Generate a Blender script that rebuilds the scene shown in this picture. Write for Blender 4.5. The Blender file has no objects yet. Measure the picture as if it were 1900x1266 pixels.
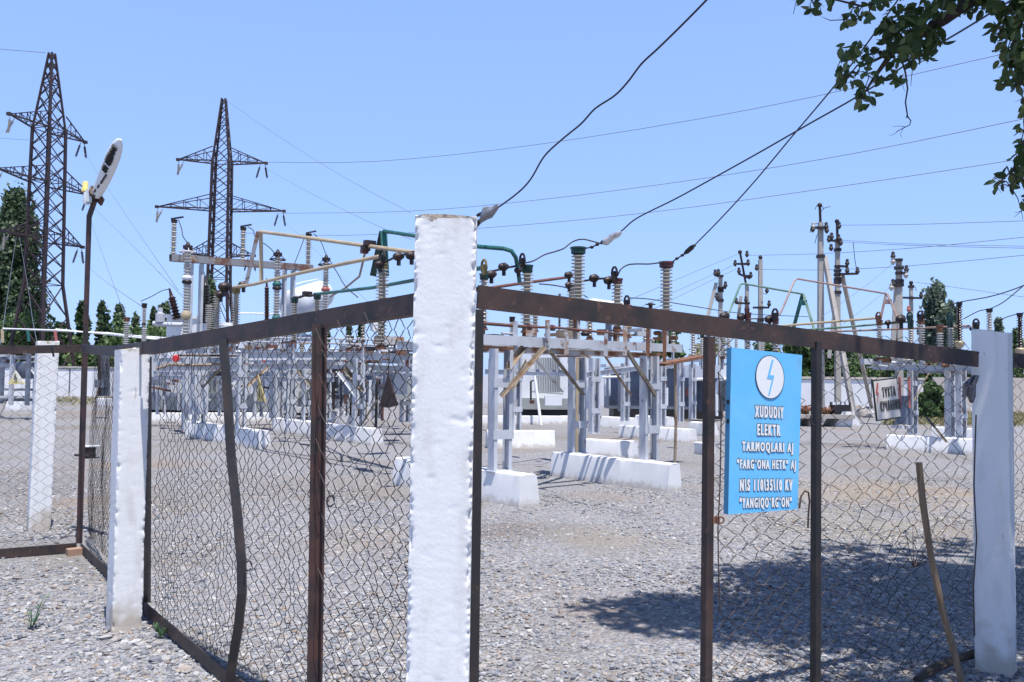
import bpy, math, random
import numpy as np
from mathutils import Vector, Matrix, noise
random.seed(7); RNG = np.random.default_rng(7)
R = math.radians
C = bpy.context.scene.collection
sc = bpy.context.scene

# ------------------------------------------------------------------ camera
F = 1600.0; CAMZ = 1.6
cam_d = bpy.data.cameras.new('camera'); cam = bpy.data.objects.new('camera', cam_d); C.objects.link(cam)
cam_d.sensor_width = 36; cam_d.lens = 36 * F / 1900; cam_d.clip_start = 0.05; cam_d.clip_end = 3000
CM = Matrix.Rotation(R(90 + 2.5), 3, 'X') @ Matrix.Rotation(R(0.7), 3, 'Z')
cam.matrix_world = Matrix.Translation((0, 0, CAMZ)) @ CM.to_4x4()
sc.camera = cam

# ------------------------------------------------------------------ light
SUN = Vector((0.45 * math.cos(R(73)), -0.89 * math.cos(R(73)), math.sin(R(73)))).normalized()
w = bpy.data.worlds.new('World'); sc.world = w; w.use_nodes = True
nt = w.node_tree; bg = nt.nodes['Background']
sky = nt.nodes.new('ShaderNodeTexSky'); sky.sky_type = 'NISHITA'; sky.sun_disc = False
sky.sun_elevation = R(73); sky.sun_rotation = R(153); sky.altitude = 0
sky.air_density = 1.0; sky.dust_density = 0.6; sky.ozone_density = 2.0
gm = nt.nodes.new('ShaderNodeGamma'); gm.inputs[1].default_value = 0.35; nt.links.new(sky.outputs[0], gm.inputs[0])   # clear hazy summer sky, low contrast towards the horizon
tn = nt.nodes.new('ShaderNodeMix'); tn.data_type = 'RGBA'; tn.blend_type = 'MULTIPLY'; tn.inputs[0].default_value = 1; tn.inputs[7].default_value = (1.44, 1.98, 3.26, 1)
tn.clamp_result = False; nt.links.new(gm.outputs[0], tn.inputs[6]); 
tc = nt.nodes.new('ShaderNodeTexCoord'); sx_ = nt.nodes.new('ShaderNodeSeparateXYZ'); nt.links.new(tc.outputs['Generated'], sx_.inputs[0])   # the sky deepens towards the zenith
mr = nt.nodes.new('ShaderNodeMapRange'); mr.interpolation_type = 'SMOOTHSTEP'
for i_, v_ in ((1, .36), (2, .85), (3, 1.0), (4, .34)): mr.inputs[i_].default_value = v_
nt.links.new(sx_.outputs[2], mr.inputs[0]); vz = nt.nodes.new('ShaderNodeVectorMath'); vz.operation = 'SCALE'
nt.links.new(tn.outputs[2], vz.inputs[0]); nt.links.new(mr.outputs[0], vz.inputs['Scale']); nt.links.new(vz.outputs[0], bg.inputs[0]); bg.inputs[1].default_value = 0.15
sd = bpy.data.lights.new('sun', 'SUN'); sd.energy = 5.0; sd.angle = R(0.53); sd.color = (1.0, 0.955, 0.90)
so = bpy.data.objects.new('sun', sd); C.objects.link(so); so.rotation_euler = SUN.to_track_quat('Z', 'Y').to_euler()
sc.view_settings.view_transform = 'Standard'; sc.view_settings.look = 'None'
sc.view_settings.exposure = 0.45; sc.view_settings.gamma = 1.0

# ------------------------------------------------------------------ helpers
def ray(px, py):
    return CM @ Vector(((px - 950) / F, (633 - py) / F, -1))
def at(px, py, Y):
    d = ray(px, py); t = Y / d.y
    return Vector((d.x * t, Y, CAMZ + d.z * t))
def G(px, py, z=0.0):
    d = ray(px, py); t = (z - CAMZ) / d.z
    return Vector((d.x * t, d.y * t, z))
def onp(px, py, A, B, off=0.0):
    """pixel ray meets the vertical plane through A-B (off = metres towards the camera)"""
    t2 = Vector((B[0] - A[0], B[1] - A[1], 0)).normalized(); n = Vector((t2.y, -t2.x, 0))
    if n.y > 0: n = -n
    d = ray(px, py); o = Vector((0, 0, CAMZ)); a = Vector((A[0], A[1], 0)) + n * off
    return o + d * ((a - o).dot(n) / d.dot(n))

def nz(p, s, seed=0.0):
    return noise.noise(Vector((p[0] * s + seed, p[1] * s - seed * .7, p[2] * s + seed * .3)))

class MB:
    def __init__(self): self.v = []; self.f = []
    def add(self, vs, fs):
        o = len(self.v); self.v.extend([tuple(x) for x in vs]); self.f.extend([tuple(i + o for i in f) for f in fs]); return self
    def frame(self, p, q, up=(0, 0, 1)):
        d = (Vector(q) - Vector(p)).normalized(); u = Vector(up)
        if abs(d.dot(u.normalized())) > .97: u = Vector((0.3, 1, 0))
        s = d.cross(u).normalized(); u = s.cross(d).normalized()
        return d, s, u
    def bar(self, p, q, wd, ht, up=(0, 0, 1), ds=0, du=0):
        p = Vector(p); q = Vector(q); d, s, u = self.frame(p, q, up); o = s * ds + u * du
        vs = []
        for e in (p, q):
            for a, b in ((-1, -1), (1, -1), (1, 1), (-1, 1)):
                vs.append(e + o + s * (a * wd / 2) + u * (b * ht / 2))
        return self.add(vs, [(0, 1, 2, 3), (7, 6, 5, 4), (0, 4, 5, 1), (1, 5, 6, 2), (2, 6, 7, 3), (3, 7, 4, 0)])
    def ell(self, p, q, a, t, up=(0, 0, 1), fs=1, fu=1):
        """steel angle: one leg along s, one along u"""
        self.bar(p, q, a, t, up, ds=fs * a / 2, du=fu * t / 2)
        self.bar(p, q, t, a - t, up, ds=fs * t / 2, du=fu * (t + (a - t) / 2)); return self
    def chan(self, p, q, h, b, t, up=(0, 0, 1), fs=1):
        """steel channel: web along u, flanges along s"""
        self.bar(p, q, t, h, up)
        for k in (-1, 1): self.bar(p, q, b - t, t, up, ds=fs * (t + (b - t)) / 2, du=k * (h / 2 - t / 2))
        return self
    def box(self, c, s, yaw=0.0):
        c = Vector(c); cs, sn = math.cos(yaw), math.sin(yaw); vs = []
        for z in (-1, 1):
            for a, b in ((-1, -1), (1, -1), (1, 1), (-1, 1)):
                x, y = a * s[0] / 2, b * s[1] / 2
                vs.append(c + Vector((x * cs - y * sn, x * sn + y * cs, z * s[2] / 2)))
        return self.add(vs, [(3, 2, 1, 0), (4, 5, 6, 7), (0, 1, 5, 4), (1, 2, 6, 5), (2, 3, 7, 6), (3, 0, 4, 7)])
    def tube(self, pts, r, n=6, cap=True):
        pts = [Vector(p) for p in pts]; m = len(pts); rs = r if isinstance(r, (list, tuple)) else [r] * m
        o = len(self.v); pu = None
        for i, p in enumerate(pts):
            d = (pts[min(i + 1, m - 1)] - pts[max(i - 1, 0)]).normalized()
            u = pu if pu is not None else (Vector((0, 0, 1)) if abs(d.z) < .9 else Vector((1, 0, 0)))
            s = d.cross(u).normalized(); u = s.cross(d).normalized(); pu = u
            for k in range(n):
                a = 2 * math.pi * k / n
                self.v.append(tuple(p + (s * math.cos(a) + u * math.sin(a)) * rs[i]))
        for i in range(m - 1):
            for k in range(n):
                a = o + i * n + k; b = o + i * n + (k + 1) % n
                self.f.append((a, b, b + n, a + n))
        if cap:
            self.f.append(tuple(o + k for k in reversed(range(n)))); self.f.append(tuple(o + (m - 1) * n + k for k in range(n)))
        return self
    def lathe(self, p, ax, prof, n=14):
        """prof: (distance along axis, radius)"""
        p = Vector(p); ax = Vector(ax).normalized(); u = Vector((1, 0, 0)) if abs(ax.x) < .9 else Vector((0, 1, 0))
        s = ax.cross(u).normalized(); u = s.cross(ax); o = len(self.v)
        for t, r in prof:
            for k in range(n):
                a = 2 * math.pi * k / n; self.v.append(tuple(p + ax * t + (s * math.cos(a) + u * math.sin(a)) * r))
        for i in range(len(prof) - 1):
            for k in range(n):
                a = o + i * n + k; b = o + i * n + (k + 1) % n; self.f.append((a, a + n, b + n, b))
        self.f.append(tuple(o + k for k in range(n))); e = o + (len(prof) - 1) * n
        self.f.append(tuple(e + k for k in reversed(range(n)))); return self
    def ball(self, c, r, n=10, sz=1.0):
        m = 7; return self.lathe(Vector(c) - Vector((0, 0, r * sz)), (0, 0, 1),
            [(r * sz * (1 - math.cos(math.pi * i / m)), max(.0005, r * math.sin(math.pi * i / m))) for i in range(m + 1)], n)
    def loft(self, rings):
        o = len(self.v); n = len(rings[0])
        for rg in rings: self.v.extend([tuple(x) for x in rg])
        for i in range(len(rings) - 1):
            for k in range(n):
                a = o + i * n + k; b = o + i * n + (k + 1) % n; self.f.append((a, b, b + n, a + n))
        self.f.append(tuple(o + k for k in reversed(range(n)))); e = o + (len(rings) - 1) * n
        self.f.append(tuple(e + k for k in range(n))); return self
    def poly(self, pts, d):
        """flat outline extruded along vector d"""
        pts = [Vector(p) for p in pts]; d = Vector(d); n = len(pts)
        self.add(pts + [p + d for p in pts], [tuple(reversed(range(n))), tuple(range(n, 2 * n))] + [(k, (k + 1) % n, (k + 1) % n + n, k + n) for k in range(n)])
        return self
    def build(self, name, mat, parent=None, smooth=True, ang=38):
        me = bpy.data.meshes.new(name); o = parent.location if parent else Vector((0, 0, 0))
        par = parent.parent if parent else None
        while par: o = o + par.location; par = par.parent
        va = np.array(self.v, dtype=np.float64) - np.array(o)
        me.from_pydata(va.tolist(), [], self.f); me.update()
        if smooth:
            me.polygons.foreach_set('use_smooth', [True] * len(me.polygons))
            me.set_sharp_from_angle(angle=R(ang))
        ob = bpy.data.objects.new(name, me); C.objects.link(ob)
        if mat: me.materials.append(mat)
        if parent: ob.parent = parent
        return ob

def npmesh(name, V, Fc, mat, parent=None, smooth=False):
    """fast mesh from arrays; Fc (n,k) all faces with k corners"""
    me = bpy.data.meshes.new(name)
    if parent: V = V - np.array(parent.location)
    k = Fc.shape[1]; me.vertices.add(len(V)); me.vertices.foreach_set('co', V.astype(np.float32).ravel())
    me.loops.add(Fc.size); me.loops.foreach_set('vertex_index', Fc.astype(np.int32).ravel())
    me.polygons.add(len(Fc)); me.polygons.foreach_set('loop_start', np.arange(0, Fc.size, k, dtype=np.int32))
    me.polygons.foreach_set('loop_total', np.full(len(Fc), k, dtype=np.int32))
    me.polygons.foreach_set('use_smooth', [smooth] * len(Fc))
    me.update(); me.validate(); me.materials.append(mat)
    ob = bpy.data.objects.new(name, me); C.objects.link(ob)
    if parent: ob.parent = parent
    return ob

def thing(name, loc, label, cat, group=None):
    o = bpy.data.objects.new(name, None); C.objects.link(o); o.location = Vector(loc); o.empty_display_size = .1
    o['label'] = label; o['category'] = cat
    if group: o['group'] = group
    return o
def tag(o, label, cat, group=None, kind=None):
    o['label'] = label; o['category'] = cat
    if group: o['group'] = group
    if kind: o['kind'] = kind
    return o
def structure(o): o['kind'] = 'structure'; return o

# ------------------------------------------------------------------ materials
def mat(name, col, rough=.6, metal=0.0, c2=None, sc2=3.0, lo=.45, hi=.6, c3=None, sc3=1.0, lo3=.5, hi3=.6, bump=0.0, bsc=40.0, bdist=.01, isl=None, spec=.5, stretch=None, splash=None, sh=.22):
    m = bpy.data.materials.new(name); m.use_nodes = True; t = m.node_tree; b = t.nodes['Principled BSDF']
    b.inputs['Roughness'].default_value = rough; b.inputs['Metallic'].default_value = metal
    b.inputs['Specular IOR Level'].default_value = spec
    geo = t.nodes.new('ShaderNodeNewGeometry'); pos = geo.outputs['Position']
    if stretch:
        mp = t.nodes.new('ShaderNodeMapping'); mp.inputs['Scale'].default_value = stretch
        t.links.new(pos, mp.inputs[0]); pos = mp.outputs[0]
    cur = None
    if isl:
        rp = t.nodes.new('ShaderNodeValToRGB'); e = rp.color_ramp.elements
        while len(e) < len(isl): e.new(.5)
        for i, (p, c) in enumerate(isl): e[i].position = p; e[i].color = (*c, 1)
        t.links.new(geo.outputs['Random Per Island'], rp.inputs[0]); cur = rp.outputs[0]
    def layer(cur, c, s, lo, hi, det):
        n = t.nodes.new('ShaderNodeTexNoise'); n.inputs['Scale'].default_value = s; n.inputs['Detail'].default_value = det; n.inputs['Roughness'].default_value = .62
        t.links.new(pos, n.inputs['Vector'])
        r = t.nodes.new('ShaderNodeMapRange'); r.inputs[1].default_value = lo; r.inputs[2].default_value = hi; t.links.new(n.outputs[0], r.inputs[0])
        x = t.nodes.new('ShaderNodeMix'); x.data_type = 'RGBA'; t.links.new(r.outputs[0], x.inputs[0])
        if cur is None: x.inputs[6].default_value = (*col, 1)
        else: t.links.new(cur, x.inputs[6])
        x.inputs[7].default_value = (*c, 1); return x.outputs[2]
    if c2: cur = layer(cur, c2, sc2, lo, hi, 6)
    if c3: cur = layer(cur, c3, sc3, lo3, hi3, 8)
    if splash:   # mud splashed up from the gravel, ragged upper edge
        sx = t.nodes.new('ShaderNodeSeparateXYZ'); t.links.new(geo.outputs['Position'], sx.inputs[0])
        n = t.nodes.new('ShaderNodeTexNoise'); n.inputs['Scale'].default_value = 9; n.inputs['Detail'].default_value = 8; t.links.new(geo.outputs['Position'], n.inputs['Vector'])
        ma = t.nodes.new('ShaderNodeMath'); ma.operation = 'MULTIPLY_ADD'; ma.inputs[1].default_value = -sh * 2.6; t.links.new(n.outputs[0], ma.inputs[0]); t.links.new(sx.outputs[2], ma.inputs[2])
        r = t.nodes.new('ShaderNodeMapRange'); r.inputs[1].default_value = -sh * 1.1; r.inputs[2].default_value = -sh * .2; r.inputs[3].default_value = .8; r.inputs[4].default_value = 0; t.links.new(ma.outputs[0], r.inputs[0])
        x = t.nodes.new('ShaderNodeMix'); x.data_type = 'RGBA'; t.links.new(r.outputs[0], x.inputs[0]); t.links.new(cur, x.inputs[6]); x.inputs[7].default_value = (*splash, 1); cur = x.outputs[2]
    if cur is None: b.inputs['Base Color'].default_value = (*col, 1)
    else: t.links.new(cur, b.inputs['Base Color'])
    if bump:
        n = t.nodes.new('ShaderNodeTexNoise'); n.inputs['Scale'].default_value = bsc; n.inputs['Detail'].default_value = 7; t.links.new(geo.outputs['Position'], n.inputs['Vector'])
        bm = t.nodes.new('ShaderNodeBump'); bm.inputs['Strength'].default_value = bump; bm.inputs['Distance'].default_value = bdist
        t.links.new(n.outputs[0], bm.inputs['Height']); t.links.new(bm.outputs[0], b.inputs['Normal'])
    return m

RUST = (.20, .085, .04)
M = dict(
 white=mat('whitewash', (.755, .755, .76), .9, c2=(.62, .61, .59), sc2=1.1, lo=.50, hi=.74, c3=(.46, .42, .36), sc3=2.6, lo3=.66, hi3=.73, stretch=(9, 9, 2.2), bump=.24, bsc=70, bdist=.004, spec=.2, splash=(.44, .38, .31)),
 slab=mat('whitewashed concrete', (.74, .74, .75), .9, c2=(.66, .65, .62), sc2=2.2, lo=.52, hi=.75, c3=(.45, .38, .31), sc3=9, lo3=.68, hi3=.76, bump=.25, bsc=40, bdist=.008, spec=.2, splash=(.46, .42, .37), sh=.10),
 wallw=mat('painted wall', (.72, .72, .74), .9, c2=(.60, .60, .62), sc2=.6, lo=.45, hi=.7, c3=(.5, .42, .36), sc3=2.5, lo3=.64, hi3=.72, spec=.2),
 wallb=mat('beige wall', (.56, .50, .44), .9, c2=(.46, .42, .38), sc2=.7, lo=.45, hi=.7, spec=.2),
 rail=mat('rusty rail', (.062, .036, .030), .62, c2=(.022, .019, .020), sc2=5, lo=.42, hi=.62, c3=(.17, .085, .055), sc3=22, lo3=.60, hi3=.74, bump=.25, bsc=70, bdist=.003),
 dark=mat('dark steel', (.021, .019, .019), .5, c2=(.05, .034, .028), sc2=9, lo=.5, hi=.7, c3=(.12, .06, .04), sc3=30, lo3=.66, hi3=.76, bump=.2, bsc=70, bdist=.003),
 upright=mat('brown upright', (.072, .034, .028), .6, c2=(.028, .022, .022), sc2=6, lo=.45, hi=.6, bump=.2, bsc=60, bdist=.003),
 wire=mat('fence wire', (.035, .024, .020), .55, metal=.3, c2=(.12, .075, .05), sc2=4, lo=.52, hi=.7),
 wirel=mat('pale fence wire', (.10, .085, .075), .55, metal=.3, c2=(.05, .035, .03), sc2=4, lo=.5, hi=.7),
 steel=mat('grey painted steel', (.50, .525, .57), .55, c2=(.40, .42, .46), sc2=2.0, lo=.42, hi=.62, c3=RUST, sc3=5, lo3=.60, hi3=.70),
 steelr=mat('rusting painted steel', (.50, .50, .50), .6, c2=(.36, .20, .11), sc2=3.5, lo=.46, hi=.56, c3=RUST, sc3=8, lo3=.52, hi3=.64),
 brace=mat('tan brace', (.30, .24, .18), .7, c2=(.20, .11, .06), sc2=6, lo=.45, hi=.62),
 braced=mat('dark brace', (.17, .155, .13), .7, c2=(.11, .075, .05), sc2=6, lo=.45, hi=.62),
 rust=mat('rust', (.21, .095, .05), .8, c2=(.12, .055, .035), sc2=9, lo=.45, hi=.62, c3=(.42, .30, .2), sc3=15, lo3=.6, hi3=.75),
 rod=mat('rusty shaft', (.16, .065, .05), .6, c2=(.10, .05, .04), sc2=5, lo=.45, hi=.6),
 tx=mat('transformer paint', (.72, .74, .77), .5, c2=(.62, .64, .68), sc2=1.2, lo=.45, hi=.65, c3=(.35, .25, .18), sc3=6, lo3=.66, hi3=.74),
 txg=mat('transformer grey', (.34, .36, .36), .6, c2=(.27, .28, .28), sc2=2, lo=.45, hi=.65),
 txd=mat('radiator slate', (.16, .19, .25), .5, c2=(.11, .13, .17), sc2=2, lo=.45, hi=.65),
 black=mat('black', (.012, .012, .014), .5),
 pyl=mat('pylon brown', (.040, .022, .024), .6, c2=(.024, .015, .018), sc2=1.2, lo=.45, hi=.6, c3=(.10, .055, .045), sc3=3, lo3=.62, hi3=.7),
 porc=mat('pale porcelain', (.44, .405, .35), .25, c2=(.34, .31, .265), sc2=4, lo=.4, hi=.65),
 porcg=mat('grey porcelain', (.47, .455, .43), .3, c2=(.38, .36, .335), sc2=4, lo=.4, hi=.65),
 porcb=mat('brown porcelain', (.035, .014, .012), .2),
 porcd=mat('dark porcelain', (.045, .038, .036), .25),
 green=mat('green paint', (.008, .050, .042), .45, c2=(.006, .03, .028), sc2=8, lo=.45, hi=.6),
 greenl=mat('light green paint', (.15, .23, .17), .5, c2=(.07, .16, .11), sc2=3),
 teal=mat('teal paint', (.02, .14, .125), .5, c2=(.012, .085, .08), sc2=7, lo=.45, hi=.6),
 yel=mat('cream yellow paint', (.46, .365, .235), .5, c2=(.36, .29, .19), sc2=3, lo=.45, hi=.65),
 olive=mat('olive paint', (.19, .15, .05), .5, c2=(.11, .09, .04), sc2=9, lo=.45, hi=.6),
 pink=mat('faded red paint', (.30, .215, .195), .5, c2=(.24, .165, .15), sc2=4, lo=.45, hi=.6),
 maroon=mat('maroon paint', (.13, .035, .035), .5, c2=(.07, .03, .03), sc2=8, lo=.45, hi=.6),
 red=mat('red paint', (.62, .03, .03), .45), redl=mat('salmon paint', (.40, .12, .10), .5),
 clamp=mat('cast aluminium', (.30, .30, .32), .45, metal=.6, c2=(.18, .18, .19), sc2=14, lo=.45, hi=.6),
 fit=mat('dark fitting', (.03, .024, .024), .5, metal=.4, c2=(.08, .05, .045), sc2=9, lo=.5, hi=.7),
 cable=mat('conductor', (.035, .035, .045), .5, metal=.3),
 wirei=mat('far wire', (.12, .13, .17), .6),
 pole=mat('pole concrete', (.40, .375, .34), .85, c2=(.32, .30, .28), sc2=1.2, lo=.42, hi=.65, c3=(.5, .48, .44), sc3=4, lo3=.6, hi3=.75, bump=.2, bsc=20),
 wood=mat('weathered wood', (.24, .165, .10), .8, c2=(.15, .10, .06), sc2=4, lo=.42, hi=.62, stretch=(14, 14, 1.2)),
 bark=mat('bark', (.075, .055, .042), .9, c2=(.04, .03, .026), sc2=12, lo=.45, hi=.6, bump=.6, bsc=30),
 brick=mat('brick', (.33, .21, .15), .9, c2=(.36, .27, .2), sc2=30, lo=.5, hi=.7),
 lamp=mat('lamp white', (.72, .74, .77), .4), ltblue=mat('pale plastic', (.55, .58, .62), .5),
 yellow=mat('yellow plastic', (.75, .62, .16), .45, c2=(.6, .5, .2), sc2=30),
 sblue=mat('sign blue', (.13, .50, .88), .42, c2=(.19, .56, .90), sc2=3, lo=.4, hi=.7, c3=(.20, .42, .62), sc3=7, lo3=.58, hi3=.78, bump=.12, bsc=9, bdist=.01),
 sblue_shade=mat('shaded sign blue', (.07, .30, .52), .5), swhite=mat('print white', (.80, .81, .82), .5), sink=mat('print outline', (.035, .055, .08), .5),
 splate=mat('sign plate', (.66, .62, .57), .5, c2=(.56, .52, .47), sc2=8, lo=.5, hi=.7), ink=mat('black print', (.02, .02, .02), .5),
 sred=mat('red print', (.50, .05, .05), .5), tri=mat('warning yellow', (.62, .52, .22), .5, c2=(.72, .70, .62), sc2=3.5, lo=.45, hi=.6),
 worn=mat('worn post top', (.70, .68, .65), .95, c2=(.40, .33, .25), sc2=11, lo=.44, hi=.56, c3=(.16, .14, .12), sc3=26, lo3=.56, hi3=.66, bump=.5, bsc=50, bdist=.01),
 trio=mat('dull warning yellow', (.36, .30, .13), .6),
)
def leafmat(name, cols, rough=.5, tr=.25):
    m = mat(name, cols[0], rough, isl=[(i / (len(cols) - 1), c) for i, c in enumerate(cols)], spec=.3)
    t = m.node_tree; b = t.nodes['Principled BSDF']; out = t.nodes['Material Output']
    tl = t.nodes.new('ShaderNodeBsdfTranslucent'); mx = t.nodes.new('ShaderNodeMixShader'); mx.inputs[0].default_value = tr
    src = b.inputs['Base Color'].links[0].from_socket; t.links.new(src, tl.inputs[0])
    t.links.new(b.outputs[0], mx.inputs[1]); t.links.new(tl.outputs[0], mx.inputs[2]); t.links.new(mx.outputs[0], out.inputs[0]); return m
M['poplar'] = leafmat('poplar leaf', [(.05, .085, .045), (.085, .13, .065), (.12, .17, .095)])
M['poplarp'] = leafmat('silver poplar leaf', [(.08, .13, .085), (.14, .19, .13), (.21, .25, .195)])
M['bushy'] = leafmat('bush leaf', [(.055, .105, .04), (.10, .165, .06), (.15, .215, .085)])
M['dry'] = leafmat('dry grass', [(.30, .25, .13), (.20, .20, .09), (.36, .30, .18)])
M['near'] = leafmat('branch leaf', [(.035, .065, .022), (.06, .10, .032), (.10, .15, .055), (.17, .20, .08)], .4, .38)
M['weed'] = leafmat('weed leaf', [(.06, .14, .06), (.10, .19, .09)])
# ------------------------------------------------------------------ ground
def ground_mat():
    m = bpy.data.materials.new('gravel'); m.use_nodes = True; t = m.node_tree; b = t.nodes['Principled BSDF']; L = t.links.new
    b.inputs['Roughness'].default_value = .85; b.inputs['Specular IOR Level'].default_value = .25
    geo = t.nodes.new('ShaderNodeNewGeometry'); pos = geo.outputs['Position']
    def vor(s, feat='F1'):
        v = t.nodes.new('ShaderNodeTexVoronoi'); v.feature = feat; v.inputs['Scale'].default_value = s; L(pos, v.inputs['Vector']); return v
    def noi(s, d=6):
        n = t.nodes.new('ShaderNodeTexNoise'); n.inputs['Scale'].default_value = s; n.inputs['Detail'].default_value = d; L(pos, n.inputs['Vector']); return n
    def rng(src, lo, hi, a=0., bb=1.):
        r = t.nodes.new('ShaderNodeMapRange'); r.inputs[1].default_value = lo; r.inputs[2].default_value = hi; r.inputs[3].default_value = a; r.inputs[4].default_value = bb; L(src, r.inputs[0]); return r.outputs[0]
    def mix(f, a, bb, mode='MIX'):
        x = t.nodes.new('ShaderNodeMix'); x.data_type = 'RGBA'; x.blend_type = mode
        for i, s in ((0, f), (6, a), (7, bb)):
            if isinstance(s, (tuple, float)): x.inputs[i].default_value = (*s, 1) if isinstance(s, tuple) else s
            else: L(s, x.inputs[i])
        return x.outputs[2]
    v1 = vor(36); v2 = vor(84)
    def ramp(v):
        sp = t.nodes.new('ShaderNodeSeparateColor'); L(v.outputs['Color'], sp.inputs[0])
        rp = t.nodes.new('ShaderNodeValToRGB'); e = rp.color_ramp.elements; rp.color_ramp.interpolation = 'CONSTANT'
        cols = STONE
        while len(e) < len(cols): e.new(.5)
        for i, c in enumerate(cols): e[i].position = i / len(cols); e[i].color = (*c, 1)
        L(sp.outputs[0], rp.inputs[0]); return rp.outputs[0]
    col = mix(.0001, mix(rng(noi(9, 3).outputs[0], .42, .58), ramp(v1), ramp(v2)), (.2, .2, .2)); col = mix(1.0, col, (.94, .94, .965), 'MULTIPLY')
    sand = mix(rng(noi(60, 4).outputs[0], .35, .65), (.235, .215, .19), (.175, .16, .145))
    col = mix(rng(noi(.33, 7).outputs[0], .50, .66, 0, .75), col, sand)
    dirt = mix(rng(noi(40, 4).outputs[0], .35, .65), (.30, .195, .11), (.22, .16, .11))
    col = mix(rng(noi(.24, 8).outputs[0], .55, .68, 0, .6), col, dirt)
    col = mix(rng(noi(.06, 5).outputs[0], .35, .7, 0, .35), col, (.20, .195, .19))
    for gx_, gy_, rr_, c_, f_ in ((G(1615, 915).x, G(1615, 915).y, 2.2, (.32, .255, .18), .5), (G(1580, 985).x, G(1580, 985).y, 1.5, (.31, .28, .23), .5), (G(960, 985).x, G(960, 985).y, .9, (.15, .12, .10), .6), (G(1130, 1000).x, G(1130, 1000).y, .8, (.28, .25, .21), .5), (G(620, 900).x, G(620, 900).y, 2.2, (.22, .19, .16), .5), (G(60, 900).x, G(60, 900).y, 2.5, (.19, .18, .175), .6), (G(700, 1000).x, G(700, 1000).y, .9, (.28, .23, .19), .5)):
        vd = t.nodes.new('ShaderNodeVectorMath'); vd.operation = 'DISTANCE'; vd.inputs[1].default_value = (gx_, gy_, 0); L(pos, vd.inputs[0])
        ad = t.nodes.new('ShaderNodeMath'); ad.operation = 'MULTIPLY_ADD'; ad.inputs[1].default_value = rr_ * 1.6; L(noi(1.6, 8).outputs[0], ad.inputs[0]); L(vd.outputs['Value'], ad.inputs[2])
        col = mix(rng(ad.outputs[0], rr_ * 1.1, rr_ * 1.9, f_, 0.0), col, c_)
    L(col, b.inputs['Base Color'])
    bp = t.nodes.new('ShaderNodeBump'); bp.inputs['Strength'].default_value = .9; bp.inputs['Distance'].default_value = .02
    ds = rng(v1.outputs['Distance'], 0, .7, 1, 0); L(ds, bp.inputs['Height']); L(bp.outputs[0], b.inputs['Normal'])
    return m
STONE = [(0.31, 0.316, 0.347), (0.14, 0.161, 0.2), (0.351, 0.341, 0.337), (0.105, 0.117, 0.148), (0.251, 0.256, 0.279), (0.418, 0.414, 0.407), (0.189, 0.207, 0.246), (0.334, 0.286, 0.248), (0.276, 0.286, 0.311), (0.384, 0.375, 0.372), (0.168, 0.168, 0.175), (0.252, 0.201, 0.163), (0.452, 0.449, 0.452), (0.243, 0.256, 0.284)]
M['ground'] = ground_mat()
M['stone'] = mat('stones', (.3, .3, .3), .8, isl=[(i / 13, c) for i, c in enumerate(STONE)], spec=.3)
gx = np.unique(np.concatenate([np.linspace(-900, -30, 8), np.linspace(-30, 30, 121), np.linspace(30, 900, 8)]))
gy = np.unique(np.concatenate([np.linspace(-200, 0, 4), np.linspace(0, 60, 121), np.linspace(60, 1500, 12)]))
XX, YY = np.meshgrid(gx, gy); nx_, ny_ = len(gx), len(gy)
def gh(x, y):
    f = 1.0 if 2 < y < 40 and abs(x) < 30 else 0
    return f * .012 * noise.noise(Vector((x * .8, y * .8, 3)))
ZZ = np.array([gh(x, y) for x, y in zip(XX.ravel(), YY.ravel())])
ii = np.arange(nx_ * ny_).reshape(ny_, nx_)
gf = np.stack([ii[:-1, :-1].ravel(), ii[:-1, 1:].ravel(), ii[1:, 1:].ravel(), ii[1:, :-1].ravel()], 1)
structure(npmesh('ground', np.stack([XX.ravel(), YY.ravel(), ZZ], 1), gf, M['ground'], smooth=True))

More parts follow.
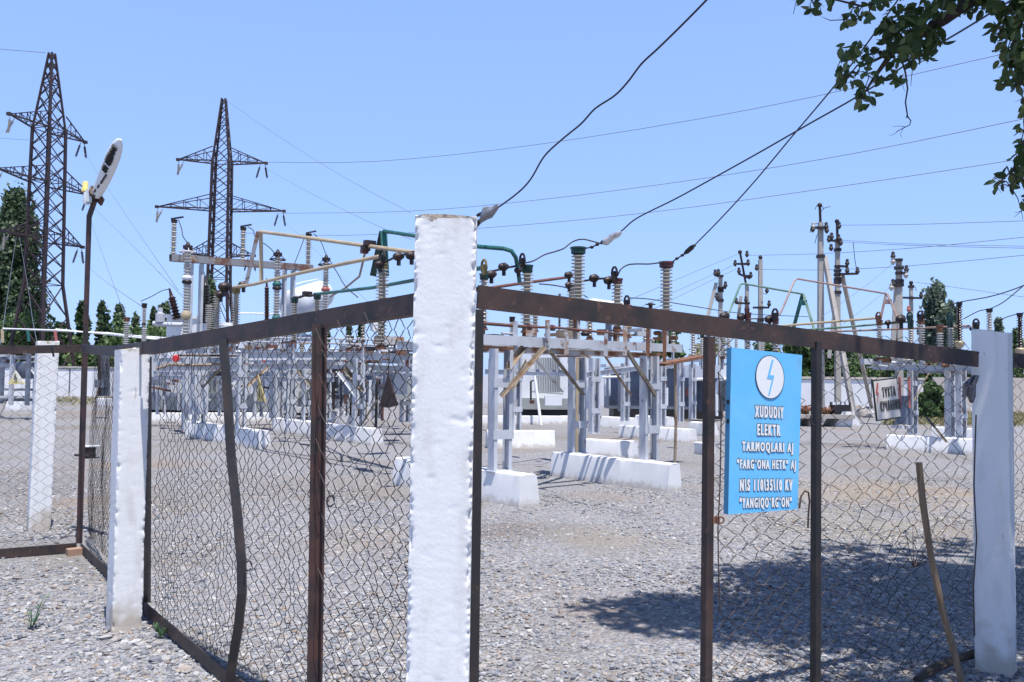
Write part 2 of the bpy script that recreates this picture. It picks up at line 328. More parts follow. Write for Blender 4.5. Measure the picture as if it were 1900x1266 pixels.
def stones(name, P, S, flat=(.35, .7)):
    """P (n,2) spots, S (n) radii -> one mesh of flattened angular pebbles"""
    t = (1 + 5 ** .5) / 2
    iv = np.array([(-1, t, 0), (1, t, 0), (-1, -t, 0), (1, -t, 0), (0, -1, t), (0, 1, t), (0, -1, -t), (0, 1, -t), (t, 0, -1), (t, 0, 1), (-t, 0, -1), (-t, 0, 1)], float) / (1 + t * t) ** .5
    fa = np.array([(0, 11, 5), (0, 5, 1), (0, 1, 7), (0, 7, 10), (0, 10, 11), (1, 5, 9), (5, 11, 4), (11, 10, 2), (10, 7, 6), (7, 1, 8), (3, 9, 4), (3, 4, 2), (3, 2, 6), (3, 6, 8), (3, 8, 9), (4, 9, 5), (2, 4, 11), (6, 2, 10), (8, 6, 7), (9, 8, 1)])
    n = len(P); V = np.repeat(iv[None], n, 0) * (1 + RNG.uniform(-.28, .28, (n, 12, 1)))
    V = V * np.stack([RNG.uniform(.75, 1.35, n), RNG.uniform(.6, 1.0, n), RNG.uniform(flat[0], flat[1], n)], 1)[:, None] * S[:, None, None]
    tx = RNG.uniform(-.5, .5, n); c, s = np.cos(tx), np.sin(tx); y, z = V[..., 1].copy(), V[..., 2].copy()
    V[..., 1] = y * c[:, None] - z * s[:, None]; V[..., 2] = y * s[:, None] + z * c[:, None]
    a = RNG.uniform(0, 6.283, n); c, s = np.cos(a), np.sin(a); x, y = V[..., 0].copy(), V[..., 1].copy()
    V[..., 0] = x * c[:, None] - y * s[:, None]; V[..., 1] = x * s[:, None] + y * c[:, None]
    V[..., 0] += P[:, 0:1]; V[..., 1] += P[:, 1:2]; V[..., 2] += (S * RNG.uniform(.0, .35, n))[:, None]
    Fc = (fa[None] + (np.arange(n) * 12)[:, None, None]).reshape(-1, 3)
    return npmesh(name, V.reshape(-1, 3), Fc, M['stone'])
n = 80000
Yq = 3.9 + 11 * RNG.random(n) ** 1.5; Xq = (RNG.random(n) * 2 - 1) * (Yq * .62 + .6)
keep = np.array([noise.noise(Vector((x * .7, y * .7, 1))) + .55 for x, y in zip(Xq, Yq)]) > RNG.random(n) * .55
P = np.stack([Xq, Yq], 1)[keep]; S = .007 + .017 * RNG.random(len(P)) ** 2.4
tag(stones('gravel', P, S), 'loose grey river gravel scattered over the yard in the foreground', 'gravel', kind='stuff')
bp_ = [G(px, py) for px, py in ((215, 1190), (235, 1205), (250, 1197), (262, 1196), (300, 1235), (230, 1193), (165, 1130), (110, 1130), (120, 1095), (190, 1110), (305, 1225), (290, 1228), (205, 1170), (330, 1250), (345, 1242), (185, 1090), (1605, 1045), (1050, 1110), (1395, 1262), (60, 1060), (30, 1075), (270, 1215), (195, 1185), (985, 1180))]
tag(stones('pebbles', np.array([(p.x, p.y) for p in bp_]), RNG.uniform(.022, .044, len(bp_))), 'larger rounded pebbles lying loose by the foot of the white posts', 'pebbles', kind='stuff')

# ------------------------------------------------------------------ concrete posts
def concrete_post(base, w_, d_, h, yaw, label, slope=(0, 0), lean=(0, 0), chip=.016, seed=0., nl=110, npd=9, worn=True):
    o = thing('concrete_post', base, label, 'post', 'white concrete fence posts'); mb = MB(); rings = []
    per = []
    for (a, b), (c, d) in (((-1, -1), (1, -1)), ((1, -1), (1, 1)), ((1, 1), (-1, 1)), ((-1, 1), (-1, -1))):
        for k in range(npd): f = k / npd; f = .5 - .5 * math.cos(math.pi * f); per.append((a + (c - a) * f, b + (d - b) * f))
    cs, sn = math.cos(yaw), math.sin(yaw)
    def pt(x, y, z, inset=1.0):
        e = min(abs(x), abs(y)); ed = max(0, (e - .72) / .28)
        lx, ly = x * w_ / 2, y * d_ / 2
        q = (lx * 1.0 + seed, ly + seed, z)
        n1 = nz(q, 8, seed); n2 = nz(q, 24, seed + 5); n3 = nz(q, 60, seed + 9); n4 = nz(q, 3.0, seed + 2)
        pit = max(0, n2 + .35 * n3 - .44) * (.5 + .9 * max(0, n4 + .2))
        amt = ed ** 3 * (max(0, n1 - .16) * chip * .8 + max(0, n2 - .10) * chip * 1.3 + max(0, n3 - .05) * chip * .9 + .0015) + pit * .008 + .0003 * n2 + .0004 * n3
        r_ = math.hypot(lx, ly) or 1
        lx -= lx / r_ * amt * 1.35; ly -= ly / r_ * amt * 1.35
        lx *= inset; ly *= inset
        zz = z
        if z > h - .001: zz += slope[0] * lx + slope[1] * ly + .006 * n1 + .005 * n2 - (ed * .012 if inset > .9 else 0)
        lx += lean[0] * z; ly += lean[1] * z
        return Vector(base) + Vector((lx * cs - ly * sn, lx * sn + ly * cs, zz))
    for i in range(nl + 1): rings.append([pt(x, y, -.05 + (h + .05) * i / nl) for x, y in per])
    mx = max(abs(slope[0]) * w_, abs(slope[1]) * d_)
    for ins in (.93, .82, .65, .45, .25, .08): rings.append([pt(x, y, h, ins) for x, y in per])
    sh = mb.loft(rings).build('shaft', M['white'], o, ang=50); sh.data.materials.append(M['worn']); zb = base[2]
    for p in sh.data.polygons:
        if p.center.z > h - .012 - (.05 * max(0, nz(p.center, 9, seed)) if worn else 0) and worn: p.material_index = 1
    return o
PC = Vector((-.244, 3.12, 0)); PR = Vector((2.71, 4.86, 0)); PL = Vector((-2.40, 5.50, 0)); PK = Vector((-4.04, 8.10, 0))
concrete_post((-.256, 3.22, 0), .226, .20, at(827, 398, 3.12).z, R(2.0), 'tall chipped white concrete corner post in the middle of the fence', (-.03, 0), (.003, 0), .020, 1.3, 330, 22)
concrete_post((-2.43, 5.52, 0), .178, .165, at(255, 647, 5.52).z, R(38), 'rough white concrete post left of the bent dark bar', (.14, 0.02), (0, 0), .011, 4.1, 170, 12)
concrete_post((-4.80, 8.86, 0), .20, .17, at(104, 634, 8.86).z, R(36), 'white concrete post behind the wire at the far left', (.04, 0), (0.012, 0), .010, 8.7, 70)
concrete_post((2.73, 4.90, 0), .185, .155, at(1848, 615, 4.9).z, R(-39), 'shaded white concrete post beside the leaning wooden stick', (-.16, 0), (0, 0), .006, 12.2, 150, 11, False)

# ------------------------------------------------------------------ chain link fence
def chain(name, fn, Ls, z0, z1, a, b, r, par, m, jit=.012, big=.03, seed=0., wob=0.):
    """woven zigzag wires; fn(s, z, off) -> point, a = half diamond width, b = half height"""
    nw = int(Ls / a); nr = int((z1 - z0) / b); V = []; Fc = []; o = 0
    node = {}
    def nd(i, k):
        if (i, k) not in node:
            s = i * a; z = z0 + k * b
            q = (s, z, seed)
            s2 = s + big * nz(q, 2.6, seed) + random.uniform(-jit, jit) + wob * .03 * nz(q, 9, seed); z2 = z + big * .8 * nz(q, 3.1, seed + 7) + random.uniform(-jit, jit) * .7
            node[(i, k)] = (min(max(s2, 0), Ls), min(max(z2, z0 - .02), z1), .030 * nz(q, 2.0, seed + 3) + wob * .012 * nz(q, 8, seed))
        return node[(i, k)]
    for i in range(nw):
        pts = []
        for k in range(nr + 1):
            j = i + ((k + i) % 2); s, z, of = nd(j, k)
            sg = -1 if j == i else 1
            if pts:
                s0, zz0, o0 = nd(jp, k - 1)
                for f in (.3, .7):
                    bulge = .10 * a * (1 if f < .5 else -1) * (-sgp)
                    pts.append(fn(s0 + (s - s0) * f + bulge * .8, zz0 + (z - zz0) * f, o0 + (of - o0) * f))
            pts.append(fn(s - sg * a * .035, z, of + r * 1.1 * sg)); jp = j; sgp = sg
        P = np.array(pts); m_ = len(P)
        d = np.gradient(P, axis=0); d /= np.linalg.norm(d, axis=1)[:, None] + 1e-9
        nn = np.cross(d, np.array([0, 0, 1.0]) + 0 * d); ln = np.linalg.norm(nn, axis=1)[:, None]; nn = np.where(ln < .05, np.array([1., 0, 0]), nn / (ln + 1e-9)); uu = np.cross(nn, d)
        for q in range(3):
            an = q * 2.0944; V.append(P + (nn * math.cos(an) + uu * math.sin(an)) * r)
        base = o; idx = np.arange(m_ - 1)
        for q in range(3):
            A = base + q * m_ + idx; B = base + ((q + 1) % 3) * m_ + idx
            Fc.append(np.stack([A, B, B + 1, A + 1], 1))
        o += 3 * m_
    return npmesh(name, np.concatenate(V), np.concatenate(Fc), m, par, True)

def along(A, B):
    A = Vector(A); B = Vector(B); d = (B - A); Ls = Vector((d.x, d.y, 0)).length; h = Vector((d.x, d.y, 0)) / Ls
    n = Vector((h.y, -h.x, 0)); n = n if n.y < 0 else -n
    return Ls, h, n
def railpt(px, py, A, B, off=0.0): return onp(px, py, A, B, off)

# left fence : central post -> left post -> lamp pole
lf = thing('chain_link_fence', (PC + PL) / 2, 'rusty chain link fence running left from the tall corner post', 'fence')
t0, t1 = railpt(776, 563, PC, PL), railpt(268, 646, PC, PL)
mb = MB(); mb.bar(t0, t1, .012, .080); mb.bar(t0 + Vector((0, 0, -.035)), t1 + Vector((0, 0, -.035)), .050, .009, du=0, ds=.032); mb.build('top_rail', M['rail'], lf)
tk = at(152, 646, 8.10); t1b = t1 + Vector((-.02, .02, 0))
mb = MB(); pts = [t1b, t1b + (tk - t1b) * .35 + Vector((0, 0, -.022)), t1b + (tk - t1b) * .7 + Vector((0, 0, -.018)), tk]
for p, q in zip(pts[:-1], pts[1:]): mb.bar(p, q, .012, .080)
mb.build('top_rail', M['rail'], lf)
b0 = G(432, 1268, .05); b1 = G(268, 1128, .07); b2 = G(150, 1016, .05)
for p, q in ((b0, b1), (b1 + Vector((-.01, .01, .001)), b2)):
    mb = MB(); mb.bar(p, q, .008, .075); mb.bar(p + Vector((0, 0, -.034)), q + Vector((0, 0, -.034)), .05, .007, ds=.03); mb.build('bottom_rail', M['rail'], lf)
mb = MB(); mb.bar(b0 + Vector((.008, 0, 0)), Vector((PC.x - .1, PC.y + .1, .04)), .008, .075); mb.build('bottom_rail', M['rail'], lf)
# bent dark bar
bp = [onp(x, y, PC, PL, .02) for x, y in ((414, 630), (420, 700), (429, 850), (440, 950), (448, 1040), (449, 1100), (443, 1160), (432, 1225), (427, 1262))]
mb = MB()
for p, q in zip(bp[:-1], bp[1:]): mb.bar(p, q + (q - p).normalized() * .004, .042, .022, up=(0, 1, 0))
ob = mb.build('upright', M['dark'], lf); ob['label'] = 'dark bent upright bar bowing outwards'
# brown angle upright
q0 = onp(597, 602, PC, PL); q1 = Vector((onp(590, 1200, PC, PL).x, onp(590, 1200, PC, PL).y, 0))
mb = MB(); mb.bar(q1, q0, .050, .008, up=(.4, -1, 0), ds=-.016); mb.bar(q1, q0, .008, .05, up=(.4, -1, 0), ds=.012, du=.028)
ob = mb.build('upright', M['upright'], lf); ob['label'] = 'rusty brown angle upright near the corner post'
for px, py in ((613, 930), (461, 1050), (276, 935)):
    mb = MB(); c = onp(px, py, PC, PL, .01); mb.tube([c + Vector((math.cos(a) * .016, math.sin(a) * .005, math.sin(a) * .022)) for a in [k * 6.283 / 10 for k in range(10)]], .004, 5); mb.build('wire_loop', M['dark'], lf)
q1 = onp(273, 1118, PC, PL, -.24); q0 = onp(275, 662, PC, PL, -.24)
mb = MB(); mb.bar(q1, q0, .035, .03); mb.build('upright', M['dark'], lf)
Ls, h, nn = along(PC, PL)
def fnl(s, z, of): p = PC + h * (s + .12) - nn * (.10 + of); return (p.x, p.y, z)
zt = lambda px, py: onp(px, py, PC, PL).z
chain('wire_mesh', fnl, Ls - .2, .10, 1.86, .058, .034, .0023, lf, M['wire'], .006, .035, 2.1, .7)
Ls, h, nn = along(PL, PK)
hB, nB = h.copy(), nn.copy()
def fnl2(s, z, of): p = PL + hB * (s + .08) - nB * (.09 + of); return (p.x, p.y, z)
chain('wire_mesh', fnl2, Ls - .12, .12, 1.78, .052, .034, .0021, lf, M['wire'], .006, .02, 5.1, .6)
for px, y0 in ((600, 615), (612, 655), (606, 700), (604, 760), (600, 820), (606, 880), (610, 960), (604, 1060), (640, 600), (690, 585)):   # loose wire ends tying the mesh to the brown upright
    mb = MB(); mb.tube([onp(px - 14, y0 - 6, PC, PL, .03), onp(px - 6, y0 + 14, PC, PL, .045), onp(px + 4, y0 + 32, PC, PL, .035), onp(px + 16, y0 + 44, PC, PL, -.005)], .0018, 4); mb.build('tie_wire', M['wirel'], lf)

# far left fence
ff = thing('chain_link_fence', (-4.4, 7.9, 0), 'chain link fence panel left of the street lamp pole', 'fence')
pb = at(150, 647, 8.06); pa = pb + (at(-70, 651, 7.55) - pb) * 3.2
mb = MB(); mb.bar(pa, pb, .012, .075); mb.build('top_rail', M['rail'], ff)
pb2 = G(142, 1016, .05); pa2 = pb2 + (G(-70, 1033, .05) - pb2) * 3.2; pa2.z = .05
mb = MB(); mb.bar(pa2, pb2, .01, .08); mb.bar(pa2 + Vector((0, .03, -.03)), pb2 + Vector((0, .03, -.03)), .05, .008); mb.build('bottom_rail', M['rail'], ff)
A3 = Vector((pa2.x, pa2.y, 0)); B3 = Vector((pb2.x, pb2.y, 0)); Ls3, h3, n3 = along(A3, B3)
def fnf(s, z, of): p = A3 + h3 * s - n3 * (.01 + of); return (p.x, p.y, z)
chain('wire_mesh', fnf, Ls3, .10, 1.78, .068, .046, .0017, ff, M['wire'], .004, .01, 8.3)
mb = MB(); c = at(101, 652, 7.75); mb.bar(c + Vector((-.012, -.03, .04)), c + Vector((.012, -.03, -.05)), .014, .012); mb.build('hook', M['black'], ff)

# right fence with the gate opening
rf = thing('chain_link_fence', (PC + PR) / 2, 'rusty framed chain link fence carrying the blue sign', 'fence')
r0, r1 = onp(886, 551, PC, PR), onp(1814, 667, PC, PR)
mb = MB(); mb.bar(r0, r1, .012, .086); mb.bar(r0 + Vector((0, .026, .036)), r1 + Vector((0, .026, .036)), .05, .009); mb.build('top_rail', M['rail'], rf)
for px, w_, py, mt, lab in ((886, .036, 562, 'dark', None), (1316, .040, 612, 'rail', None), (1515, .035, 622, 'dark', None)):
    p = onp(px, py + 12, PC, PR); g = Vector((p.x - .012 if px > 1000 else p.x, p.y, 0))
    mb = MB(); ang_ = Vector((.5, -.87, 0)); mb.bar(g, p + Vector((0, 0, -.002)), w_, .034, up=ang_); mb.build('upright', M[mt], rf)
mb = MB(); c = onp(1331, 963, PC, PR, .0); mb.box(c + Vector((-.012, -.03, 0)), (.03, .012, .03)); mb.tube([c + Vector((.008 + math.cos(a) * .014, -.03, math.sin(a) * .014)) for a in [k * 6.283 / 10 for k in range(11)]], .004, 5); mb.build('latch_eye', M['rust'], rf)
mb = MB(); mb.tube([onp(x, y, PC, PR, .05) for x, y in ((1483, 944), (1486, 922), (1493, 911), (1500, 914), (1502, 930), (1500, 955), (1499, 980))], .0045, 6); mb.build('hooked_rod', M['rail'], rf)
mb = MB(); mb.tube([onp(x, y, PC, PR, .04) for x, y in ((1333, 690), (1338, 780), (1336, 900), (1332, 980), (1333, 1060), (1336, 1140))], .003, 5); mb.build('loose_wire', M['rail'], rf); mb = MB(); mb.tube([onp(x, y, PC, PR, .04) for x, y in ((1811, 770), (1807, 900), (1812, 1000), (1806, 1090), (1808, 1180))], .004, 5); mb.build('loose_wire', M['rail'], rf)
mb = MB(); mb.tube([onp(x, y, PC, PR, .03) for x, y in ((1506, 770), (1503, 778), (1505, 786), (1510, 789))], .005, 6); mb.build('wire_loop', M['dark'], rf)
Ls, h, nn = along(PC, PR); hR, nR = h.copy(), nn.copy()
def tpar(px): p = onp(px, 800, PC, PR); return (p - PC).dot(hR)
for (xa, xb, sd_, aa, bb, bg_) in ((1332, 1506, 3.3, .078, .040, .03), (1520, 1812, 6.4, .082, .043, .05)):
    sa, sb = tpar(xa), tpar(xb)
    def fnr(s, z, of, sa=sa): p = PC + hR * (s + sa) - nR * (.01 + of); return (p.x, p.y, z)
    chain('wire_mesh', fnr, sb - sa, .12, 1.84, aa, bb, .0021, rf, M['wire'], .007, bg_, sd_, .7)
# right of the shaded post the fence goes on, a step back
mb = MB(); mb.bar(onp(1878, 668, PC, PR, -.1), onp(2100, 690, PC, PR, -.1), .012, .086); mb.build('top_rail', M['rail'], rf)
def fnr2(s, z, of): p = PC + hR * (s + tpar(1886)) - nR * (.08 + of); return (p.x, p.y, z)
chain('wire_mesh', fnr2, .5, .12, 1.80, .06, .036, .0017, rf, M['wire'], .008, .02, 1.4, .6)

# ------------------------------------------------------------------ lettering
def text_mb(s, bold=0.0):
    cu = bpy.data.curves.new('t', 'FONT'); cu.body = s; cu.size = 1; cu.align_x = 'CENTER'; cu.align_y = 'CENTER'; cu.offset = bold; cu.extrude = 0; cu.resolution_u = 3; cu.space_character = 1.42
    ob = bpy.data.objects.new('t', cu); C.objects.link(ob); dg = bpy.context.evaluated_depsgraph_get(); dg.update()
    me = bpy.data.meshes.new_from_object(ob.evaluated_get(dg)); V = [v.co.copy() for v in me.vertices]; Fs = [tuple(p.vertices) for p in me.polygons]
    bpy.data.objects.remove(ob); bpy.data.curves.remove(cu); bpy.data.meshes.remove(me); return V, Fs
def letter(s, org, ex, ey, en, wid, hei, name, mt, par, bold=0.0, ref=None, smear=0.0):
    """lay text flat on a board: org = centre, ex/ey = unit axes, en = outward offset vector"""
    V, Fs = text_mb(s, bold); rv = ref or V
    x0, x1 = min(v.x for v in rv), max(v.x for v in rv); caps = [v.y for v in rv]; y0, y1 = min(caps), max(caps)
    mb = MB(); k = 0
    for sx_ in ((0,) if not smear else [smear * q / 3 for q in (-3, -2, -1, 0, 1, 2, 3)]):   # heavy upright strokes, thin cross strokes
        mb.add([org + en * (1 + .06 * k) + ex * ((v.x + sx_ - (x0 + x1) / 2) / (x1 - x0 + 2 * smear) * wid) + ey * ((v.y - (y0 + y1) / 2) / (y1 - y0) * hei) for v in V], Fs); k += 1
    mb.build(name, mt, par, smooth=False); return rv

# ------------------------------------------------------------------ blue sign
OFF = .035
sTL, sTR, sBL, sBR = onp(1357, 645, PC, PR, OFF), onp(1488.5, 659, PC, PR, OFF), onp(1351, 955, PC, PR, OFF), onp(1480, 945, PC, PR, OFF)
sg = thing('sign_board', (sTL + sTR + sBL + sBR) / 4, 'bright blue sign box with white lettering and lightning emblem', 'sign')
inn = -nR * .028
mb = MB(); N1, N2 = 10, 18; gv = []
for j in range(N2 + 1):
    for i in range(N1 + 1):
        u, v = i / N1, j / N2; p = (sTL * (1 - u) + sTR * u) * (1 - v) + (sBL * (1 - u) + sBR * u) * v
        e = min(u, 1 - u, v, 1 - v); wv = .0012 * nz((u * 2, v * 3, 0), 2.3) * min(1, e * 12)
        gv.append(p + nR * wv)
fs = [(j * (N1 + 1) + i, (j + 1) * (N1 + 1) + i, (j + 1) * (N1 + 1) + i + 1, j * (N1 + 1) + i + 1) for j in range(N2) for i in range(N1)]
mb.add(gv, fs); mb.build('face', M['sblue'], sg)
mb = MB(); cs4 = [sTL, sTR, sBR, sBL]; e = nR * -.0005
mb.add([p + e for p in cs4] + [p + inn for p in cs4], [(0, 1, 5, 4), (1, 2, 6, 5), (2, 3, 7, 6), (3, 0, 4, 7), (4, 5, 6, 7)]); mb.build('box', M['sblue_shade'], sg, smooth=False)  # sides get the face blue darkened, their shade put into the colour
def sp(px, py, lift=.004): return onp(px, py, PC, PR, OFF) + nR * lift
ex = (sTR - sTL).normalized(); ey = Vector((0, 0, 1))
c = sp(1428, 700, .0018); rx = (sp(1455, 700) - sp(1401.5, 700)).length / 2; rz = (sp(1428, 660) - sp(1428, 741)).length / 2
mb = MB(); mb.poly([c + ex * rx * math.cos(k * .1309) + ey * rz * math.sin(k * .1309) for k in range(48)], nR * .0015); mb.build('emblem_rim', M['sink'], sg, smooth=False)
mb = MB(); c2 = c + nR * .0008; mb.poly([c2 + ex * rx * .955 * math.cos(k * .1309) + ey * rz * .965 * math.sin(k * .1309) for k in range(48)], nR * .001); mb.build('emblem', M['swhite'], sg, smooth=False)
bolt = [(1434, 668), (1431, 667), (1421.5, 703), (1431, 704), (1424, 733), (1426.5, 734), (1435.5, 697), (1427, 696)]
mb = MB(); mb.poly([sp(x, y, .0040) for x, y in bolt], nR * .0006); mb.build('lightning_bolt', M['sblue'], sg, smooth=False)
for s, cx, cy, wpx, hpx in (('XUDUDIY', 1427, 765, 54, 22), ('ELEKTR', 1426, 798, 43, 21), ('TARMOQLARI AJ', 1424.5, 832, 95, 23), ('“FARG`ONA HETK” AJ', 1422.5, 864, 109, 23), ('N\\S 110\\35\\10 KV', 1422, 900, 98, 22), ('“YANGIQO`RG`ON”', 1421, 934, 97, 23)):
    o0 = sp(cx, cy, .0016); wd = (sp(cx + wpx / 2, cy) - sp(cx - wpx / 2, cy)).length; ht = (sp(cx, cy - hpx / 2) - sp(cx, cy + hpx / 2)).length
    ref = letter(s, o0, ex, ey, nR * .0009, wd, ht, 'lettering', M['swhite'], sg, .030, None, .050)
    letter(s, o0, ex, ey, nR * .0001, wd, ht, 'lettering_outline', M['sink'], sg, .072, ref, .075)
for y0, y1 in ((742, 750), (778, 786), (863, 905), (915, 935)):
    mb = MB(); a = onp(1352, y0, PC, PR, OFF - .012); b = onp(1352, y1, PC, PR, OFF - .012); mb.bar(a - ex * .004, b - ex * .004, .004, .014, up=nR); mb.build('torn_film', M['ink'], sg)

# hanging plate
h0 = [onp(x, y, PC, PR, .05) for x, y in ((1618.5, 706), (1663.5, 700.5), (1672.5, 775), (1627, 782))]
pl = thing('warning_plate', sum(h0, Vector()) / 4, 'tilted white warning plate hung on the wire mesh', 'sign')
mb = MB(); mb.poly(h0, -nR * .006); mb.build('frame', M['ink'], pl, smooth=False)
cc = sum(h0, Vector()) / 4; hi = [cc + (p - cc) * .94 + nR * .001 for p in h0]
mb = MB(); mb.poly(hi, nR * .001); mb.build('plate', M['splate'], pl, smooth=False)
pex = (h0[1] - h0[0]).normalized(); pey = (h0[0] - h0[3]).normalized()
def hp(px, py): return onp(px, py, PC, PR, .05) + nR * .0045
for s, cx, cy, wpx, hpx in (('ТУХТА', 1648, 727, 25, 19), ('КУЧЛАНИШ', 1651, 752, 37, 19)):
    wd = (hp(cx + wpx / 2, cy) - hp(cx - wpx / 2, cy)).length; ht = (hp(cx, cy - hpx / 2) - hp(cx, cy + hpx / 2)).length
    letter(s, hp(cx, cy), pex, pey, nR * .0002, wd, ht, 'lettering', M['ink'], pl, .01, None, .07)
mb = MB(); mb.poly([hp(x, y) for x, y in ((1626, 710), (1624, 730), (1627.5, 731), (1626, 752), (1629, 729), (1626.5, 728), (1628, 711))], nR * .001); mb.build('lightning_bolt', M['sred'], pl, smooth=False)

# wooden stick, log, twigs
st = thing('wooden_stick', onp(1788, 1262, PC, PR, .12), 'weathered wooden stick leaning against the wire mesh', 'stick')
pts = [onp(x, y, PC, PR, o_) for x, y, o_ in ((1705, 858, .035), (1712, 930, .05), (1727, 1030, .08), (1748, 1130, .11), (1770, 1210, .14), (1786, 1272, .17))]
mb = MB(); rings = []
for i, p in enumerate(pts):
    wd = .017 + .0015 * math.sin(i * 2.1); rings.append([p + hR * (wd * a) + nR * (.008 * b) for a, b in ((-1, -1), (1, -1), (1.0, 1), (-1, 1))])
mb.loft(rings).build('shaft', M['wood'], st, smooth=False)
p0, p1 = G(1700, 1262, .03), G(1812, 1212, .06)
lg = thing('dead_branch', p0, 'dark dead branch lying on the ground at the shaded post', 'branch')
mb = MB(); mb.tube([p0, p0 + (p1 - p0) * .3 + Vector((0, 0, .02)), p0 + (p1 - p0) * .7 + Vector((0, .03, .0)), p1], [.018, .028, .022, .026], 8); mb.build('stem', M['bark'], lg)
tw = thing('dry_weed', G(1695, 1050), 'dry leafless weed tangled in the mesh by the stick', 'weed'); mb = MB()
b0_ = onp(1696, 1052, PC, PR, -.05)
for (x, y) in ((1668, 1010), (1680, 985), (1694, 975), (1740, 962), (1752, 1000), (1740, 1030), (1660, 1038), (1720, 1000), (1755, 975), (1765, 1012)):
    e = onp(x, y, PC, PR, random.uniform(-.1, .02)); k = (b0_ + e) / 2 + Vector((random.uniform(-.02, .02), 0, random.uniform(-.03, .01))); mb.tube([b0_, k, e], [.003, .002, .0012], 4); mb.ball(e, .005, 5)
mb.build('stem', M['rail'], tw)
rg = thing('torn_rag', onp(1806, 715, PC, PR, .03), 'torn grey rag caught on the mesh at the shaded post', 'rag'); mb = MB()
out = [(1818, 697), (1812, 696), (1800, 706), (1792, 714), (1794, 725), (1790, 737), (1800, 733), (1806, 748), (1811, 735), (1811, 715)]
V = [onp(x, y, PC, PR, .05 + .025 * math.sin(i * 2.3)) for i, (x, y) in enumerate(out)]; cen = onp(1803, 718, PC, PR, .10)
for i in range(len(V)): mb.add([V[i], V[(i + 1) % len(V)], cen, V[i] - nR * .02, V[(i + 1) % len(V)] - nR * .02, cen - nR * .02], [(0, 1, 2), (5, 4, 3), (0, 3, 4, 1)])
mb.build('cloth', mat('rag', (.20, .19, .20), .9, c2=(.12, .11, .12), sc2=25), rg)
def weed(px, py, hgt, label, n=26):
    b_ = G(px, py); o = thing('weed', b_, label, 'weed'); mb = MB(); lf_ = MB()
    for k in range(7):
        a = random.uniform(0, 6.28); L_ = hgt * random.uniform(.5, 1.1); tip = b_ + Vector((math.cos(a) * L_ * .55, math.sin(a) * L_ * .4, L_)); mid = b_ + (tip - b_) * .5 + Vector((0, 0, L_ * .05)); mb.tube([b_, mid, tip], [.003, .0025, .001], 4)
        for q in range(n // 2):
            f = random.uniform(.15, 1); p = b_ + (tip - b_) * f; a2 = random.uniform(0, 6.28); d = Vector((math.cos(a2), math.sin(a2), random.uniform(.1, .8))) * random.uniform(.018, .035); s_ = d.cross(Vector((0, 0, 1))).normalized() * .004
            lf_.add([p, p + d * .5 + s_, p + d, p + d * .5 - s_], [(0, 1, 2, 3)])
    mb.build('stem', M['weed'], o); lf_.build('leaves', M['weed'], o, smooth=False)
weed(58, 1168, .20, 'small green weed growing in the gravel at far left')
weed(300, 1185, .09, 'tiny pale weed beside the bottom rail of the fence')
br = thing('brick', G(137, 1022), 'broken orange brick under the lamp pole foot', 'brick'); mb = MB(); mb.box(G(139, 1024, .03), (.13, .09, .06), .7); mb.build('body', M['brick'], br)

# ------------------------------------------------------------------ street lamp
pb_ = G(147, 1008); lp = thing('street_lamp', pb_, 'street lamp with white tilted head on a rusty pole', 'street lamp')
Yp = pb_.y; mb = MB(); mb.bar(pb_, at(158, 640, Yp), .038, .038); mb.bar(at(158, 640, Yp), at(165.5, 400, Yp), .033, .033); mb.bar(at(165.5, 402, Yp), at(178, 366, Yp - .05), .036, .036, up=(0, 1, 0)); mb.build('pole', M['upright'], lp)
A_ = at(180, 362, Yp - .06); B_ = at(224, 259, Yp - .55); ax = (B_ - A_); Lh = ax.length; ax.normalize(); sd = ax.cross(Vector((.25, -1, .25))).normalized(); up_ = sd.cross(ax).normalized()
if up_.y > 0: up_ = -up_
prof = [(0, .048, .045), (.04, .052, .045), (.25, .070, .042), (.5, .080, .04), (.75, .077, .035), (.88, .062, .03), (.96, .04, .022), (1.0, .012, .01)]
mb = MB(); rings = []
for f, hw, th in prof:
    c = A_ + ax * (f * Lh); rings.append([c + sd * (hw * math.cos(k * math.pi / 9)) + up_ * (th * (1 if math.sin(k * math.pi / 9) > 0 else .6) * math.sin(k * math.pi / 9)) for k in range(18)])
mb.loft(rings).build('lamp_head', M['lamp'], lp)
mb = MB()
for k in range(17):
    if k in (4,): continue
    f = .47 + k * .0265; hw = .036 * (1 - abs(f - .66) * 1.6) + random.uniform(0, .012); c = A_ + ax * (f * Lh) + up_ * (.044 - .012 * max(0, f - .6) * 2); mb.bar(c - sd * (hw * .9), c + sd * hw, Lh * .011, .012, up=up_)
mb.build('cooling_fin', M['black'], lp)
mb = MB()
for f, sx in ((.43, .25), (.37, .18), (.30, .1), (.2, -.05), (.1, -.2)): c = A_ + ax * (f * Lh) + up_ * .047 + sd * (.09 * (sx + .2)); mb.bar(c - ax * .02, c + ax * .022, .012, .012, up=up_)
mb.build('cable', M['black'], lp)
mb = MB(); mb.lathe(at(175, 362, Yp - .05), ax, [(-.05, .04), (0, .055), (.05, .06)], 10); mb.bar(A_ - sd * .09 - ax * .01, A_ + sd * .09 - ax * .01, .09, .02, up=up_); mb.build('bracket', M['upright'], lp)
mb = MB(); mb.box(at(166, 364, Yp - .07), (.05, .07, .12), .3); mb.lathe(at(160, 379, Yp - .08), (0, 0, 1), [(0, .028), (.11, .03), (.14, .016), (.16, .016)], 12); mb.build('junction_box', M['ltblue'], lp)
mb = MB(); p = at(158, 356, Yp - .08); mb.lathe(p, (0, 0, 1), [(0, .034), (.035, .032), (.04, .028), (.085, .027), (.098, .018)], 14); mb.build('light_sensor', M['yellow'], lp)
